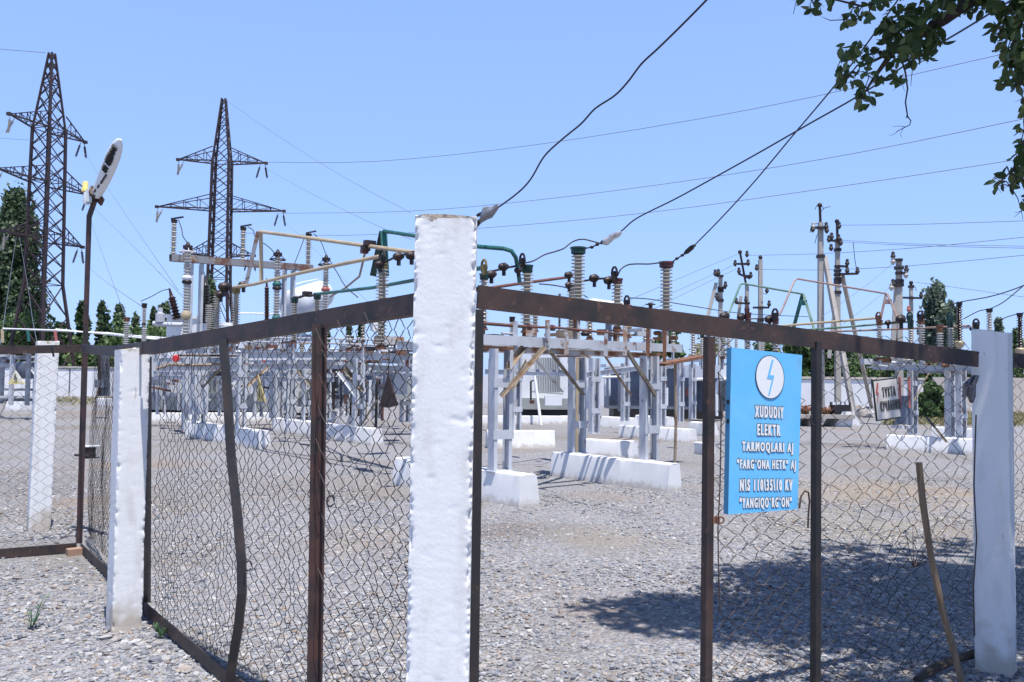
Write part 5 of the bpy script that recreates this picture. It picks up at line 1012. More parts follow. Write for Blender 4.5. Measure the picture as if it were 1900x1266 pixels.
# far left rack
RK = thing('support_stand', base_at(40, 30), 'crowded grey rack of frames behind the far left wire panel', 'stand', 'grey steel stands of the yard')
for px, yt in ((4, 640), (22, 660), (52, 645), (66, 650), (79, 648)):
    p = base_at(px, 30 + random.uniform(-1, 1)); mb = MB(); mb.bar(p + Vector((0, 0, .5)), p + Vector((0, 0, at(px, yt, 30).z)), .12, .1); mb.build('leg', M['txd' if px in (4, 52) else 'steel'], RK)
for y in (664, 677, 740, 736, 722): mb = MB(); mb.bar(at(-40, y + .5, 29.5 + y % 3 * .2), at(86, y + 1.5, 30.5), .1, .14 if y in (740, 677) else .08); mb.build('beam', M['txd' if y in (740, 664, 722) else 'steel'], RK)
for x0, y0, x1, y1 in ((56, 683, 72, 705), (28, 722, 12, 740), (64, 705, 76, 735), (70, 735, 74, 705)): ell(RK, at(x0, y0, 29.4), at(x1, y1, 29.4), .09, 'steel')
for px in (38, 45, 58, 63): mb = MB(); mb.lathe(at(px, 703, 29.6), (0, 0, 1), [(0, .1), (.1, .16), (.55, .16), (.6, .08)], 12); mb.build('drum', M['txd'], RK)
for i in range(20): mb = MB(); c = at(random.uniform(0, 84), random.uniform(648, 664), 30 + random.uniform(-.6, .6)); mb.bar(c - V_ * random.uniform(.1, .6), c + V_ * random.uniform(.1, .4), .07, .07); mb.build('linkage', M[random.choice(['txd', 'steel', 'porcb', 'fit', 'steel'])], RK)
for px in (98, 186, 192, 199): mb = MB(); p = at(px, 694, 29); mb.bar(at(px, 735 if px > 150 else 680, 31), at(px, 655, 31), .12, .12); mb.build('leg', M['fit' if px < 190 else 'txd'], RK)
mb = MB(); mb.box(at(188, 712, 30.8), (.35, .3, .28)); mb.build('drive_box', M['txd'], RK)
tr = thing('warning_triangle', at(28, 700, 28.8), 'yellow warning triangle with black lightning on the far left rack', 'sign')
mb = MB(); mb.poly([at(28.5, 687.5, 28.8), at(46, 713, 28.8), at(14.5, 713.5, 28.8)], (0, .04, 0)); mb.build('plate', M['tri'], tr, smooth=False)
for bl in (((28, 694), (26, 700), (27.5, 700), (26, 704), (29.5, 698), (28, 698), (30, 694)), ((30, 700), (28.5, 704), (30, 704), (29, 709), (32, 703), (30.5, 703), (31.5, 700))): mb = MB(); mb.poly([at(x, y, 28.78) for x, y in bl], (0, -.015, 0)); mb.build('bolt_mark', M['ink'], tr, smooth=False)
jk = thing('junk_box', G(163, 850), 'small dark box with a pale lid on the gravel by the lamp pole', 'box'); c = G(163, 850); mb = MB(); mb.box(c + Vector((0, 0, .11)), (.26, .22, .2), .4); mb.build('box', M['fit'], jk); mb = MB(); mb.box(c + Vector((.04, 0, .225)), (.34, .24, .02), .4); mb.build('lid', M['tx'], jk)
mb = MB(); mb.bar(c + Vector((-.2, -.1, .06)), c + Vector((.1, -.14, .06)), .04, .04); mb.build('rail', M['rail'], jk)

# ------------------------------------------------------------------ lattice pylons
def pylon(x, y, yaw, label, hw=1.0, Z=(12.7, 17.5, 22.1, 28.7), arms=(4.0, 5.4, 4.1), base=2.3, zb=9.0):
    o = thing('lattice_pylon', (x, y, 0), label, 'pylon', 'brown lattice pylons'); ca, sa = math.cos(yaw), math.sin(yaw)
    W = lambda a, b, z: Vector((x + a * ca - b * sa, y + a * sa + b * ca, z))
    def half(z):
        if z <= zb: return base + (hw * 1.06 - base) * z / zb
        if z <= Z[2]: return hw * 1.06 + (hw * .92 - hw * 1.06) * (z - zb) / (Z[2] - zb)
        return hw * .92 + (.16 - hw * .92) * (z - Z[2]) / (Z[3] - Z[2])
    lv = [0, 3.2, 6.3, zb] + [zb + (Z[2] - zb) * k / 9 for k in range(1, 10)] + [Z[2] + (Z[3] - Z[2]) * k for k in (.22, .42, .60, .76, .89, 1)]
    mb = MB(); cr = [(-1, -1), (1, -1), (1, 1), (-1, 1)]
    for a, b in cr:
        for z0, z1 in zip(lv[:-1], lv[1:]): mb.bar(W(a * half(z0), b * half(z0), z0), W(a * half(z1), b * half(z1), z1), .20 if z0 < Z[2] else .14, .20 if z0 < Z[2] else .14)
    mb.build('leg', M['pyl'], o); mb = MB()
    for i, (z0, z1) in enumerate(zip(lv[:-1], lv[1:])):
        for k in range(4):
            (a, b), (c, d) = cr[k], cr[(k + 1) % 4]
            p00, p10, p01, p11 = W(a * half(z0), b * half(z0), z0), W(c * half(z0), d * half(z0), z0), W(a * half(z1), b * half(z1), z1), W(c * half(z1), d * half(z1), z1)
            mb.bar(p00, p11, .095, .06); mb.bar(p10, p01, .075, .05)
            if i > 2 and i % 3 == 0: mb.bar(p00, p10, .08, .06)
    mb.build('bracing', M['pyl'], o)
    for zi, (z, L_) in enumerate(zip(Z[:3], arms)):
        for s in (-1, 1):
            mb = MB(); h_ = half(z); tip = W(s * L_, 0, z + .1)
            for b in (-1, 1):
                mb.bar(W(s * h_, b * h_, z), tip, .11, .11); mb.bar(W(s * h_, b * h_, z + 1.35), tip, .09, .07)
                for q in (.25, .5, .75):
                    p = W(s * h_, b * h_, z).lerp(tip, q); p2 = W(s * h_, b * h_, z + 1.35).lerp(tip, q); mb.bar(p, p2, .05, .05); mb.bar(W(s * h_, b * h_, z).lerp(tip, q - .25), p2, .05, .04)
            for q in (.0, .3, .6): mb.bar(W(s * h_, -h_, z).lerp(tip, q), W(s * h_, h_, z).lerp(tip, min(1, q + .25)), .05, .05)
            mb.box(tip, (.3, .3, .25), yaw); mb.build('cross_arm', M['pyl'], o)
            for dx, dz, tl in ((-.15, 0, .25), (-.9, .1, -.65)):
                p = W(s * (L_ + dx * .6), 0, z - .1); ax = Vector((tl * .5 + s * .1, -.15, -1)); pf = []
                for k in range(8): pf += [(.25 + k * .13, .04), (.29 + k * .13, .12), (.34 + k * .13, .09), (.36 + k * .13, .04)]
                mb = MB(); mb.lathe(p, ax, [(0, .03)] + pf + [(1.4, .03)], 8); mb.build('insulator_string', M['porc' if s < 0 else 'porcd'], o)
    return o
pylon(at(82, 500, 72).x, 72, R(76), 'brown lattice pylon at far left, cut by the lamp head', .95, arms=(4.3, 5.2, 4.2), base=2.0)
pylon(at(407, 500, 82).x, 82, R(7), 'brown lattice pylon behind the portal seen square on', .82, Z=(13.0, 17.4, 22.0, 28.2), arms=(3.2, 5.9, 4.1), base=1.5, zb=10.8)

# ------------------------------------------------------------------ concrete poles
def cpole(label, px, yt, yb, w_, parts, Y, pin=None, leanx=0, pm='pole'):
    b = base_at(px, Y); b.x += leanx; t = at(px, yt, Y); o = thing('utility_pole', b, label, 'pole', 'utility poles beyond the yard')
    mb = MB(); mb.loft([[b + Vector((sx * w_ * .62, sy * w_ * .62, 0)) for sx, sy in ((-1, -1), (1, -1), (1, 1), (-1, 1))], [t + Vector((sx * w_ * .44, sy * w_ * .44, 0)) for sx, sy in ((-1, -1), (1, -1), (1, 1), (-1, 1))]]); mb.build('shaft', M[pm], o)
    if pin: mb = MB(); mb.bar(t - Vector((0, 0, .2)), at(px + pin[1], pin[0], Y), .1, .1); mb.ball(at(px + pin[1], pin[0], Y), .1, 8); mb.build('top_pin', M['fit'], o)
    for k in parts:
        if k[0] == 'brace':
            a, e = at(k[1], k[2], Y), at(k[3], k[4], Y) if len(k) == 5 else G(k[3], k[4]); mb = MB(); mb.bar(a, e, w_ * .85, w_ * .85); mb.build('brace', M['pole'], o)
        elif k[0] == 'arm':
            mb = MB(); mb.bar(at(k[1], k[2], Y - .18), at(k[3], k[4], Y - .18), .09, .09); mb.bar(at(px - w_ * 28, (k[2] + k[4]) / 2, Y - .1), at(px + w_ * 28, (k[2] + k[4]) / 2, Y - .1), .16, .1); mb.build('cross_arm', M['fit'], o)
        elif k[0] == 'ins': mb = MB(); c = at(k[1], k[2], Y - .18); mb.lathe(c - Vector((0, 0, .12)), (0, 0, 1), [(0, .03), (.06, .07), (.13, .1), (.2, .06), (.27, .07), (.31, .03)], 10); mb.build('insulator', M[k[3] if len(k) > 3 else 'porcd'], o)
        elif k[0] == 'band': mb = MB(); c = at(px, k[1], Y); mb.box(c, (w_ * 1.35, w_ * 1.35, .13)); mb.build('band', M['fit'], o)
        elif k[0] == 'wire': mb = MB(); mb.tube([at(x, y, Y - .2) for x, y in k[1]], .014, 4); mb.build('wire', M['fit'], o)
    return o
cpole('tallest concrete pole with a long slanting brace', 1522.5, 413, 785, .20, [('brace', 1530, 477, 1588, 790, 'g'), ('band', 476), ('arm', 1508, 422, 1534, 424), ('ins', 1509, 421, 'porcg'), ('ins', 1508, 426), ('ins', 1533, 421), ('ins', 1534, 428), ('wire', [(1503, 432), (1505, 420), (1512, 416), (1518, 414)]), ('wire', [(1512, 452), (1515, 440), (1519, 430)]), ('wire', [(1512, 389), (1516, 381), (1524, 380), (1528, 388)]), ('wire', [(1524, 392), (1530, 386), (1541, 383)])], 34.5, (381, -1.5))
cpole('second concrete pole with switchgear and a slanting brace to the right', 1554, 443, 770, .18, [('brace', 1563, 512, 1621, 772, 'g'), ('brace', 1549, 575, 1538, 665), ('arm', 1537, 446, 1560, 448), ('ins', 1538, 445), ('ins', 1543, 440), ('ins', 1556, 443), ('ins', 1560, 451), ('ins', 1542, 461), ('ins', 1557, 420), ('band', 464), ('band', 502), ('band', 510), ('band', 518), ('band', 524), ('arm', 1556, 494, 1573, 495), ('ins', 1572, 489), ('arm', 1558, 509, 1591, 508), ('ins', 1591, 504), ('ins', 1572, 503), ('band', 543), ('wire', [(1583, 450), (1586, 480), (1590, 505)])], 36, (411, -1))
cpole('twin legged concrete pole with white insulators on short arms', 1668, 481, 760, .20, [('brace', 1664, 525, 1655, 680), ('arm', 1656, 482, 1673, 483), ('ins', 1657, 476), ('ins', 1657, 486, 'porcg'), ('band', 497), ('arm', 1672, 507, 1683, 507), ('ins', 1682, 501), ('ins', 1681, 511, 'porcg'), ('band', 529), ('arm', 1655, 530, 1667, 530), ('ins', 1657, 527), ('ins', 1654, 534, 'porcg'), ('band', 522)], 33, None)
cpole('slim concrete pole with a single dark cross arm beside the silver poplar', 1690.5, 534, 756, .15, [('arm', 1673, 552.5, 1711, 553.5), ('ins', 1709, 549), ('band', 532), ('ins', 1686, 575, 'redl'), ('wire', [(1694, 530), (1699, 534), (1700, 541)])], 40, (525, 0))
cpole('bare concrete pole with low cross arm and nothing on top', 1411, 482, 760, .19, [('arm', 1397, 571, 1427, 571), ('ins', 1427, 565), ('ins', 1423, 540), ('wire', [(1416, 545), (1422, 546), (1423, 541)]), ('band', 595)], 40, (478, 0))
cpole('dark leaning pole with many small arms', 1386, 530, 760, .17, [('brace', 1375, 550, 1366, 620), ('arm', 1368, 490, 1388, 490), ('ins', 1364, 490), ('ins', 1388, 489), ('arm', 1370, 508, 1392, 517), ('ins', 1393, 512), ('ins', 1386, 473), ('ins', 1404, 498), ('arm', 1366, 563, 1385, 563), ('ins', 1366, 560), ('ins', 1384, 557), ('ins', 1371, 504)], 40, (468, -13), pm='pole')
cpole('short concrete pole with a brace just left of the gate upright', 1337, 515, 760, .17, [('brace', 1329, 525, 1310, 600), ('arm', 1327, 511, 1338, 514), ('ins', 1327, 508), ('ins', 1333, 507), ('arm', 1333, 533, 1347, 535), ('ins', 1346, 530), ('band', 535), ('band', 540), ('arm', 1328, 556, 1338, 558), ('ins', 1330, 551), ('band', 558)], 38, None)

# ------------------------------------------------------------------ walls, trough, rubble
def wall(label, p, q, h, t_, m, cope=None):
    p = Vector((p.x, p.y, 0)); q = Vector((q.x, q.y, 0)); o = thing('boundary_wall', (p + q) / 2, label, 'wall', 'boundary walls'); n = max(2, int((q - p).length / 2.5)); mb = MB()
    for i in range(n):
        a, b = p.lerp(q, i / n), p.lerp(q, (i + 1) / n - .004); mb.bar(a + Vector((0, 0, h / 2)), b + Vector((0, 0, h / 2)), t_ + .01 * (i % 2), h + .02 * (i % 3))
    mb.build('panels', M[m], o)
    if cope:
        mb = MB(); mb.bar(p + Vector((0, 0, h + .12)), q + Vector((0, 0, h + .12)), t_ * 1.5, .14); mb.build('coping', M[cope], o)
    return o
wall('white boundary wall with grey coping at far left', base_at(-420, 56), base_at(345, 62), 1.9, .25, 'wallw', 'pole')
wall('lilac white boundary wall behind the concrete poles', base_at(1330, 52), base_at(1716, 50), 1.75, .25, 'wallw', 'wallb')
wall('cracked beige boundary wall right of the bush', base_at(1730, 51), base_at(2500, 46), 2.0, .3, 'wallb')
wall('white inner wall of the transformer yard behind the corner post', base_at(352, 64), base_at(1340, 52), 1.8, .25, 'wallw')
tg = thing('concrete_trough', G(1530, 792), 'low concrete platform with rusty scrap left of the brace foot', 'platform'); Yt = 32
mb = MB(); mb.bar(at(1440, 771, Yt), at(1571, 772, Yt), 1.6, .14); mb.build('top', M['pole'], tg)
for px in (1562, 1500, 1450): mb = MB(); b = base_at(px, Yt); mb.loft([[b + Vector((sx * (.5 if px > 1550 else .2), sy * .6, 0)) for sx, sy in ((-1, -1), (1, -1), (1, 1), (-1, 1))], [b + Vector((sx * .18, sy * .6, .55)) for sx, sy in ((-1, -1), (1, -1), (1, 1), (-1, 1))]]); mb.build('support', M['slab' if px > 1550 else 'pole'], tg)
sb = thing('scrap_heap', at(1510, 765, 32), 'heap of rusty scrap lying on the concrete platform', 'scrap'); n_ = 110
mb = MB()
for i in range(n_):
    c = at(random.uniform(1484, 1545), 768 - abs(random.gauss(0, 5)), 32 + random.uniform(-.5, .5)); d = Vector((random.uniform(-1, 1), random.uniform(-1, 1), random.uniform(-.4, .4))) * .2; mb.bar(c - d, c + d, .06, .05)
o_ = mb.build('pieces', M['rust'], sb); o_['kind'] = 'stuff'
bx_ = thing('battery_rack', at(1559, 770, 31.7), 'black ribbed block on the end of the concrete platform', 'box'); mb = MB(); mb.box(at(1559, 757, 31.7), (.6, .45, .42)); mb.build('body', M['black'], bx_)
for k in range(4): mb = MB(); mb.box(at(1547 + k * 8, 749, 31.3), (.10, .1, .09)); mb.build('terminal', M['lamp'], bx_)
rb = []; 
for i in range(500): px = random.uniform(1590, 1650); p = base_at(px, random.uniform(40, 44)); rb.append((p.x, p.y))
for i in range(150): px = random.uniform(1790, 1835); p = base_at(px, random.uniform(46, 47)); rb.append((p.x, p.y))
rbo = stones('rubble', np.array(rb), RNG.uniform(.08, .34, len(rb)), (.6, 1.4)); tag(rbo, 'heap of grey rubble at the foot of the lilac wall', 'rubble', kind='stuff')

# ------------------------------------------------------------------ trees
def quads(cent, size, mtname, name, par, aspect=.62, up=0.0):
    n = len(cent); a = RNG.normal(size=(n, 3)); a[:, 2] += up; a /= np.linalg.norm(a, axis=1)[:, None]; b = RNG.normal(size=(n, 3)); b -= (b * a).sum(1)[:, None] * a; b /= np.linalg.norm(b, axis=1)[:, None]
    s = (size * RNG.uniform(.6, 1.4, n))[:, None]; A = a * s * .5; B = b * s * aspect * .5
    V = np.stack([cent - A, cent + B - A * .1, cent + A, cent - B - A * .1], 1).reshape(-1, 3); Fc = np.arange(4 * n).reshape(-1, 4)
    return npmesh(name, V, Fc, M[mtname], par)
def crown(lumps, n, shell=.55):
    """leaf centres in ellipsoid lumps (x,y,z,rx,ry,rz), denser near each lump's surface"""
    wt = np.array([l[3] * l[5] for l in lumps]); ix = RNG.choice(len(lumps), n, p=wt / wt.sum()); Lm = np.array(lumps)[ix]
    d = RNG.normal(size=(n, 3)); d /= np.linalg.norm(d, axis=1)[:, None]; r = RNG.random(n) ** (1 / 3) * (1 - shell) + shell * RNG.uniform(.75, 1.08, n) + np.where(RNG.random(n) < .16, RNG.random(n) * .5, 0)
    return Lm[:, :3] + d * r[:, None] * Lm[:, 3:]
def poplar(px, yt, yb, Y, wpx, label, n, m='poplar', leaf=.42, name='poplar_tree'):
    b = base_at(px, Y); H_ = at(px, yt, Y).z; zb_ = max(.8, at(px, yb, Y).z); w_ = wpx * Y / F; o = thing(name, b, label, 'tree', 'trees beyond the yard'); L_ = []
    nl = max(26, int((H_ - zb_) * 7))
    for i in range(nl):
        f = random.random(); z = zb_ + (H_ - zb_) * f * .95; env = w_ * .5 * (min(1, (f + .12) / .3) ** .6) * (1 - max(0, f - .45) ** 2 * 2.6) ** .8 if f < 1 else .2
        a = random.uniform(0, 6.28); rr = env * math.sqrt(random.random()) * .85; h_ = (H_ - zb_) * random.uniform(.06, .13)
        if z + h_ > H_: h_ = max(.2, H_ - z)
        r_ = w_ * random.uniform(.08, .17) + .06; L_.append((b.x + math.cos(a) * rr * (1.12 if random.random() < .3 else .95), b.y + math.sin(a) * rr, z, r_, r_, h_ + .12))
    L_.append((b.x, b.y, H_ - (H_ - zb_) * .06, w_ * .09, w_ * .09, (H_ - zb_) * .07))
    quads(crown(L_, n), leaf, m, 'crown', o, .6, .5)
    mb = MB(); mb.tube([b, b + Vector((0, 0, H_ * .5)), b + Vector((.05, 0, H_ * .93))], [w_ * .055 + .08, w_ * .04 + .05, .02], 8)
    for k in range(9): z = zb_ + (H_ - zb_) * (.1 + k * .09); a = k * 2.4; mb.tube([b + Vector((0, 0, z)), b + Vector((math.cos(a) * w_ * .3, math.sin(a) * w_ * .3, z + (H_ - zb_) * .14))], [.07, .02], 5)
    mb.build('trunk', M['bark'], o); return o
def bush(px0, px1, yt, yb, Y, label, n, m='bushy', leaf=.3, name='bush', cat='bush', dy=1.5):
    b = base_at((px0 + px1) / 2, Y); zt_, zb_ = at(px0, yt, Y).z, max(0.0, at(px0, yb, Y).z); hw = (px1 - px0) * Y / F / 2; o = thing(name, b, label, cat, 'bushes beyond the yard'); L_ = []
    n = int(n * 1.35); nl = max(34, int(hw * 14))
    for i in range(nl):
        x = random.uniform(-1, 1); env = (1 - abs(x) ** 3) * random.uniform(.72, 1.05); z = zb_ + (zt_ - zb_) * random.uniform(.06, .93) * env; r_ = random.uniform(.26, .48) * min(hw, (zt_ - zb_)) * .75
        L_.append((b.x + x * hw * .92, b.y + random.uniform(-dy, dy), z, r_, r_, r_ * .85))
    quads(crown(L_, n), leaf, m, 'foliage', o, .65, .4); mb = MB()
    for k in range(max(4, nl // 4)): l = L_[k * len(L_) // max(4, nl // 4)]; mb.tube([Vector((b.x * .2 + l[0] * .8, b.y, 0)), Vector((l[0], l[1], l[2]))], [.07, .02], 5)
    mb.build('stems', M['bark'], o); return o
poplar(24, 350, 705, 84, 100, 'huge dark poplar behind the first pylon at the left edge', 21000, 'poplar', .46)
poplar(-12, 400, 705, 86, 60, 'dark poplar cut by the left picture edge', 9000, 'poplar', .46)
poplar(150, 560, 690, 80, 26, 'small dark tree behind the lamp pole', 1700, 'bushy', .5)
poplar(187, 562, 690, 82, 27, 'slim poplar right of the lamp pole, left of a pair', 2200)
poplar(218, 566, 690, 84, 32, 'slim poplar right of the lamp pole, right of a pair', 2400)
poplar(249, 582, 690, 86, 24, 'little pointed poplar behind the slender arrester', 1400)
poplar(301, 565, 690, 82, 31, 'round topped poplar left of the tilted bushing', 2400)
poplar(280, 572, 690, 85, 24, 'dark narrow poplar behind the bracket insulator', 1500)
poplar(385, 518, 690, 78, 32, 'tall dark poplar inside the portal', 3600, 'poplar', .4)
poplar(604, 596, 690, 80, 12, 'tiny poplar behind the brown upright', 700); poplar(646, 598, 690, 80, 13, 'tiny poplar right of the brown upright', 700); poplar(668, 600, 690, 82, 12, 'tiny poplar under the green frame', 600)
poplar(1740, 526, 730, 58, 62, 'silver green poplar left of the brown bushing', 6000, 'poplarp', .34)
poplar(1768, 562, 720, 60, 34, 'narrow silver poplar leaning right beside the taller one', 1600, 'poplarp', .34)
poplar(1852, 594, 690, 60, 20, 'small poplar behind the top of the shaded post', 1000, 'poplarp', .34); poplar(1888, 612, 690, 60, 20, 'small poplar behind the right brown bushing', 800, 'bushy', .34)
bush(-30, 160, 584, 700, 76, 'broad green thicket below the first pylon', 6500, leaf=.42); bush(160, 330, 584, 700, 78, 'green thicket right of the lamp pole', 6500, leaf=.42, m='bushy'); bush(330, 760, 655, 705, 74, 'low green hedge behind the left transformer', 4500, leaf=.42)
bush(92, 156, 566, 690, 79, 'rounded tree between the first pylon and lamp pole', 2600, leaf=.42)
bush(1452, 1576, 606, 712, 54, 'bright leafy bush behind the blue sign and second upright', 6000, leaf=.32); bush(1352, 1478, 628, 706, 56, 'leafy bush behind the row of insulators above the sign', 3800, leaf=.32)
bush(1566, 1720, 634, 714, 58, 'dark hedge behind the hanging warning plate', 5200, 'bushy', .34); bush(1716, 1910, 668, 716, 56, 'green hedge over the beige wall', 3600, leaf=.32)
bush(1214, 1262, 598, 660, 56, 'small green tree right of the grey beam', 1700, leaf=.32); bush(1698, 1756, 692, 779, 38, 'dark rounded bush in front of the beige wall', 5200, 'bushy', .15, dy=.6); bush(1290, 1350, 590, 660, 60, 'pale dry shrub behind the short braced pole', 700, 'dry', .2)
dg_ = [];
for i in range(5200): px = random.uniform(1640, 1960); Y = random.uniform(33, 47); p = base_at(px, Y); dg_.append((p.x, p.y, random.uniform(.02, .16)))
tag(quads(np.array(dg_), .22, 'dry', 'dry_grass', None, .3, 1.2), 'strip of dry yellow grass before the beige wall', 'grass', kind='stuff')
dg_ = []
for i in range(1800): px = random.uniform(-20, 330); Y = random.uniform(44, 56); p = base_at(px, Y); dg_.append((p.x, p.y, random.uniform(.02, .1)))
tag(quads(np.array(dg_), .2, 'dry', 'dry_grass', None, .3, 1.2), 'dry grass strip before the far left wall', 'grass', kind='stuff')

# ------------------------------------------------------------------ tree overhead on the right
ft = thing('shade_tree', (5.3, 4.6, 0), 'leafy tree whose branches hang into the upper right corner', 'tree')
def leaves(cent, L_, par, name='leaves'):
    n = len(cent); a = RNG.normal(size=(n, 3)) * np.array([.8, .8, .5]) + np.array([0, 0, -.75]); a /= np.linalg.norm(a, axis=1)[:, None]; b = RNG.normal(size=(n, 3)); b -= (b * a).sum(1)[:, None] * a; b /= np.linalg.norm(b, axis=1)[:, None]; nn_ = np.cross(a, b)
    s = (L_ * RNG.uniform(.65, 1.25, n))[:, None]; prof = [(0, 0), (.22, .22), (.5, .29), (.78, .19), (1.0, 0)]; pts = []
    for f, w_ in prof:
        mid = cent + a * s * f - nn_ * s * (.10 * f * f)
        if w_ == 0: pts.append(mid)
        else: pts += [mid - b * s * w_ + nn_ * s * w_ * .3, mid, mid + b * s * w_ + nn_ * s * w_ * .3]
    V = np.stack(pts, 1).reshape(-1, 3); base = (np.arange(n) * len(pts))[:, None]
    tri = [(0, 2, 1), (0, 3, 2), (1, 2, 5), (1, 5, 4), (2, 3, 6), (2, 6, 5), (4, 5, 8), (4, 8, 7), (5, 6, 9), (5, 9, 8), (7, 8, 10), (8, 9, 10)]
    Fc = np.concatenate([base + np.array(t)[None] for t in tri]); return npmesh(name, V, Fc, M['near'], par, True)
cl = []
spec = [(1500, -8, 26, 10), (1524, 8, 26, 16), (1512, 16, 12, 5), (1572, 30, 20, 10), (1594, 30, 20, 12), (1600, 10, 20, 10), (1640, -5, 30, 16), (1572, 100, 20, 18), (1590, 100, 20, 16), (1606, 112, 14, 10), (1566, 128, 12, 8), (1560, 150, 10, 6), (1570, 152, 14, 8), (1590, 135, 14, 8), (1612, 140, 14, 8), (1606, 160, 12, 6), (1596, 182, 12, 7), (1612, 188, 12, 7), (1632, 145, 12, 7), (1656, 146, 12, 8), (1672, 152, 12, 6), (1622, 95, 10, 6), (1636, 96, 8, 5), (1650, 45, 22, 26), (1672, 35, 24, 34), (1660, 70, 24, 36), (1690, 55, 26, 44), (1712, 35, 26, 44), (1700, 80, 26, 44), (1725, 70, 22, 34), (1680, 95, 20, 26), (1735, 20, 28, 40), (1755, 5, 26, 26), (1735, 80, 14, 12), (1712, 108, 10, 6), (1720, 105, 8, 5), (1690, 108, 12, 8), (1665, 110, 14, 10), (1745, 60, 10, 6), (1790, -2, 30, 26), (1800, 14, 14, 9), (1822, 2, 24, 22), (1830, 14, 14, 8), (1856, 0, 30, 36), (1880, 14, 28, 36), (1895, 40, 26, 34), (1872, 35, 18, 16), (1860, 52, 22, 20), (1850, 70, 16, 12), (1876, 72, 26, 36), (1895, 95, 24, 34), (1866, 96, 16, 14), (1862, 115, 12, 8), (1884, 125, 20, 22), (1872, 145, 12, 9), (1862, 156, 10, 7), (1882, 160, 12, 9), (1897, 150, 14, 14), (1898, 182, 10, 7), (1902, 205, 10, 6), (1900, 240, 10, 6), (1894, 268, 10, 7), (1900, 290, 14, 12), (1888, 300, 10, 6), (1872, 320, 12, 9), (1888, 328, 14, 12), (1858, 334, 12, 8), (1850, 345, 8, 4), (1874, 345, 10, 6), (1898, 330, 14, 14), (1902, 375, 10, 7), (1895, 392, 8, 3), (1915, 300, 30, 40), (1920, 120, 30, 60), (1925, 200, 20, 25), (1850, -40, 60, 90), (1760, -40, 60, 90), (1660, -30, 40, 40), (1920, 20, 40, 80)]
for x, y, r_, k in spec:
    Yc = 5.2 + random.uniform(-.25, .25)
    for i in range(int(k * .88)):
        a = random.uniform(0, 6.28); q = r_ * math.sqrt(random.random()); Y_ = Yc + random.gauss(0, r_ / 320)
        p = at(x + math.cos(a) * q, y + math.sin(a) * q - 6, Y_); cl.append(tuple(p))
leaves(np.array(cl), .073, ft)
tws = MB(); cs_ = [(x, y) for x, y, r_, k in spec if y > -12]
for i, (x, y) in enumerate(cs_):
    near = sorted(cs_, key=lambda c: (c[0] - x) ** 2 + (c[1] - y) ** 2)[1:3]
    for (x2, y2) in near:
        if x2 + (-y2) * .6 > x - y * .6: tws.tube([at(x2, y2, 5.2), at((x + x2) / 2 + random.uniform(-5, 5), (y + y2) / 2 + random.uniform(-5, 5), 5.2), at(x, y, 5.2)], [.0045, .0032, .002], 4)
    for q in range(3): tws.tube([at(x, y, 5.2), at(x + random.uniform(-16, 10), y + random.uniform(-4, 18), 5.2 + random.uniform(-.1, .1))], [.002, .001], 4)
o_ = tws.build('twigs', M['bark'], ft); o_['kind'] = 'stuff'
L_ = []; random.seed(23)
for i in range(350):
    x = random.uniform(1.6, 6.2); y = random.uniform(2.9, 6.2); z = random.uniform(4.8, 6.0)
    if x < 2.7 and (y < 4.15 or y > 5.0): continue
    if x < 2.0 and random.random() < .45: continue
    if x < 2.9 and y < 4.1: continue
    if y < 4.6 and random.random() < .34: continue
    L_.append((x - .31, y - .21, z, .40, .32, .24))
leaves(crown(L_, 30000, .3), .115, ft)
L_ = [(random.uniform(4.2, 9.5), random.uniform(-2.0, 6.6), random.uniform(4.9, 7.2), .8, .8, .5) for i in range(110)]  # unseen crown lumps added to block sky light and deepen the shade
leaves(crown(L_, 16000, .3), .20, ft)
mb = MB(); tr_ = [Vector((5.3, 4.6, -.1)), Vector((5.25, 4.62, 1.4)), Vector((5.1, 4.7, 3.0)), Vector((4.9, 4.8, 4.6)), Vector((4.7, 4.9, 6.0))]; mb.tube(tr_, [.19, .15, .13, .09, .04], 12); mb.build('trunk', M['bark'], ft)
def br_(pts, r0, r1): mb = MB(); n_ = len(pts); mb.tube([at(*p) if len(p) == 3 and abs(p[0]) > 20 else Vector(p) for p in pts], [r0 + (r1 - r0) * i / (n_ - 1) for i in range(n_)], 7); mb.build('branch', M['bark'], ft)
br_([(5.15, 4.7, 2.8), (4.2, 4.9, 3.75), (1900, -70, 5.2), (1790, 10, 5.2), (1752, 38, 5.2), (1700, 66, 5.2), (1662, 88, 5.2), (1648, 108, 5.2), (1632, 130, 5.2), (1618, 150, 5.2), (1600, 180, 5.2)], .05, .004)
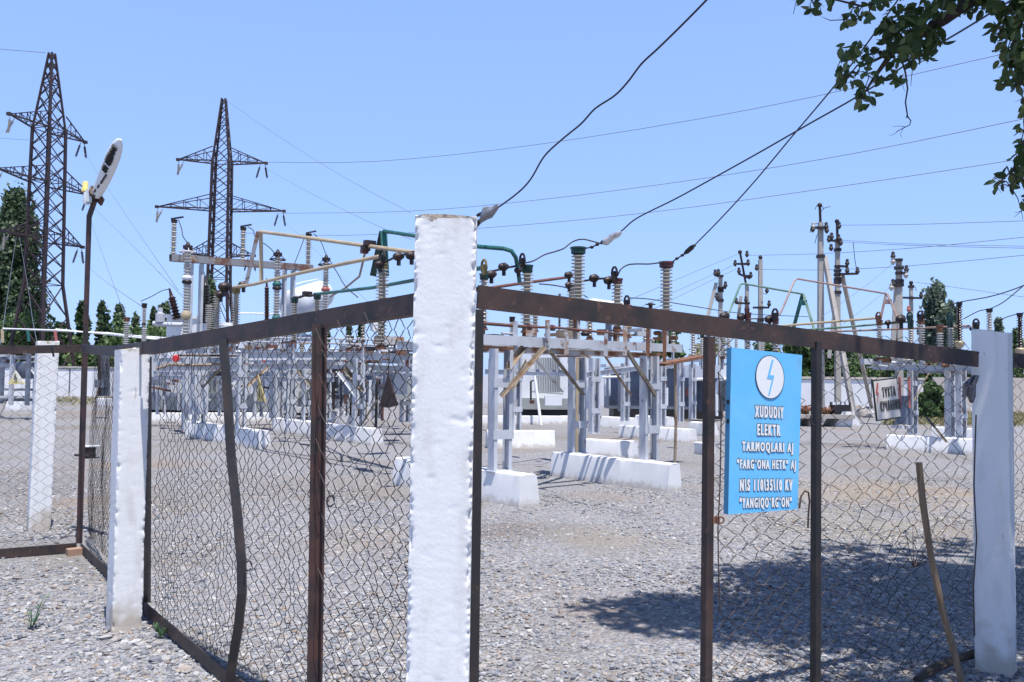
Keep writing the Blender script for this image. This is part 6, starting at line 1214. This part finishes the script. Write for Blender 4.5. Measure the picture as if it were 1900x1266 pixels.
br_([(1660, 90, 5.2), (1640, 104, 5.2), (1612, 118, 5.2), (1590, 122, 5.2), (1572, 145, 5.2)], .012, .003)
br_([(1672, 108, 5.2), (1680, 135, 5.2), (1684, 165, 5.2), (1680, 190, 5.2), (1684, 217, 5.2), (1690, 224, 5.2), (1688, 232, 5.2), (1676, 238, 5.2), (1664, 244, 5.2)], .006, .002)
br_([(1686, 217, 5.2), (1681, 220, 5.2), (1683, 212, 5.2)], .003, .002); br_([(1682, 236, 5.2), (1668, 234, 5.2), (1656, 235, 5.2)], .002, .001); br_([(1668, 242, 5.2), (1658, 250, 5.2), (1650, 252, 5.2)], .0018, .001); br_([(1676, 238, 5.2), (1670, 250, 5.2), (1674, 256, 5.2)], .0016, .001)
br_([(1684, 117, 5.2), (1693, 130, 5.2), (1691, 145, 5.2), (1690, 160, 5.2)], .003, .0015)
br_([(1760, -30, 5.2), (1660, -2, 5.2), (1600, 12, 5.2), (1560, 2, 5.2), (1530, -4, 5.2), (1478, 0, 5.2), (1472, 26, 5.2)], .01, .002); br_([(1620, 2, 5.2), (1612, 24, 5.2), (1590, 36, 5.2), (1540, 38, 5.2), (1526, 32, 5.2)], .006, .0015); br_([(1640, -10, 5.2), (1655, 6, 5.2), (1640, 4, 5.2), (1620, 6, 5.2)], .003, .001)
br_([(5.0, 4.75, 3.6), (4.4, 4.9, 4.2), (1960, -60, 5.2), (1900, 20, 5.2), (1880, 80, 5.2), (1872, 140, 5.2)], .03, .003); br_([(5.1, 4.7, 3.3), (1990, 40, 5.2), (1930, 160, 5.2), (1910, 240, 5.2), (1880, 315, 5.2), (1850, 342, 5.2)], .025, .002)
br_([(4.9, 4.8, 4.6), (4.0, 5.0, 5.1), (3.0, 4.9, 5.3), (2.2, 4.8, 5.2)], .06, .012); br_([(4.8, 4.85, 4.9), (4.4, 4.2, 5.4), (3.4, 4.0, 5.5)], .05, .012); br_([(4.8, 4.85, 5.0), (4.6, 5.6, 5.5), (3.4, 5.9, 5.6)], .05, .012)
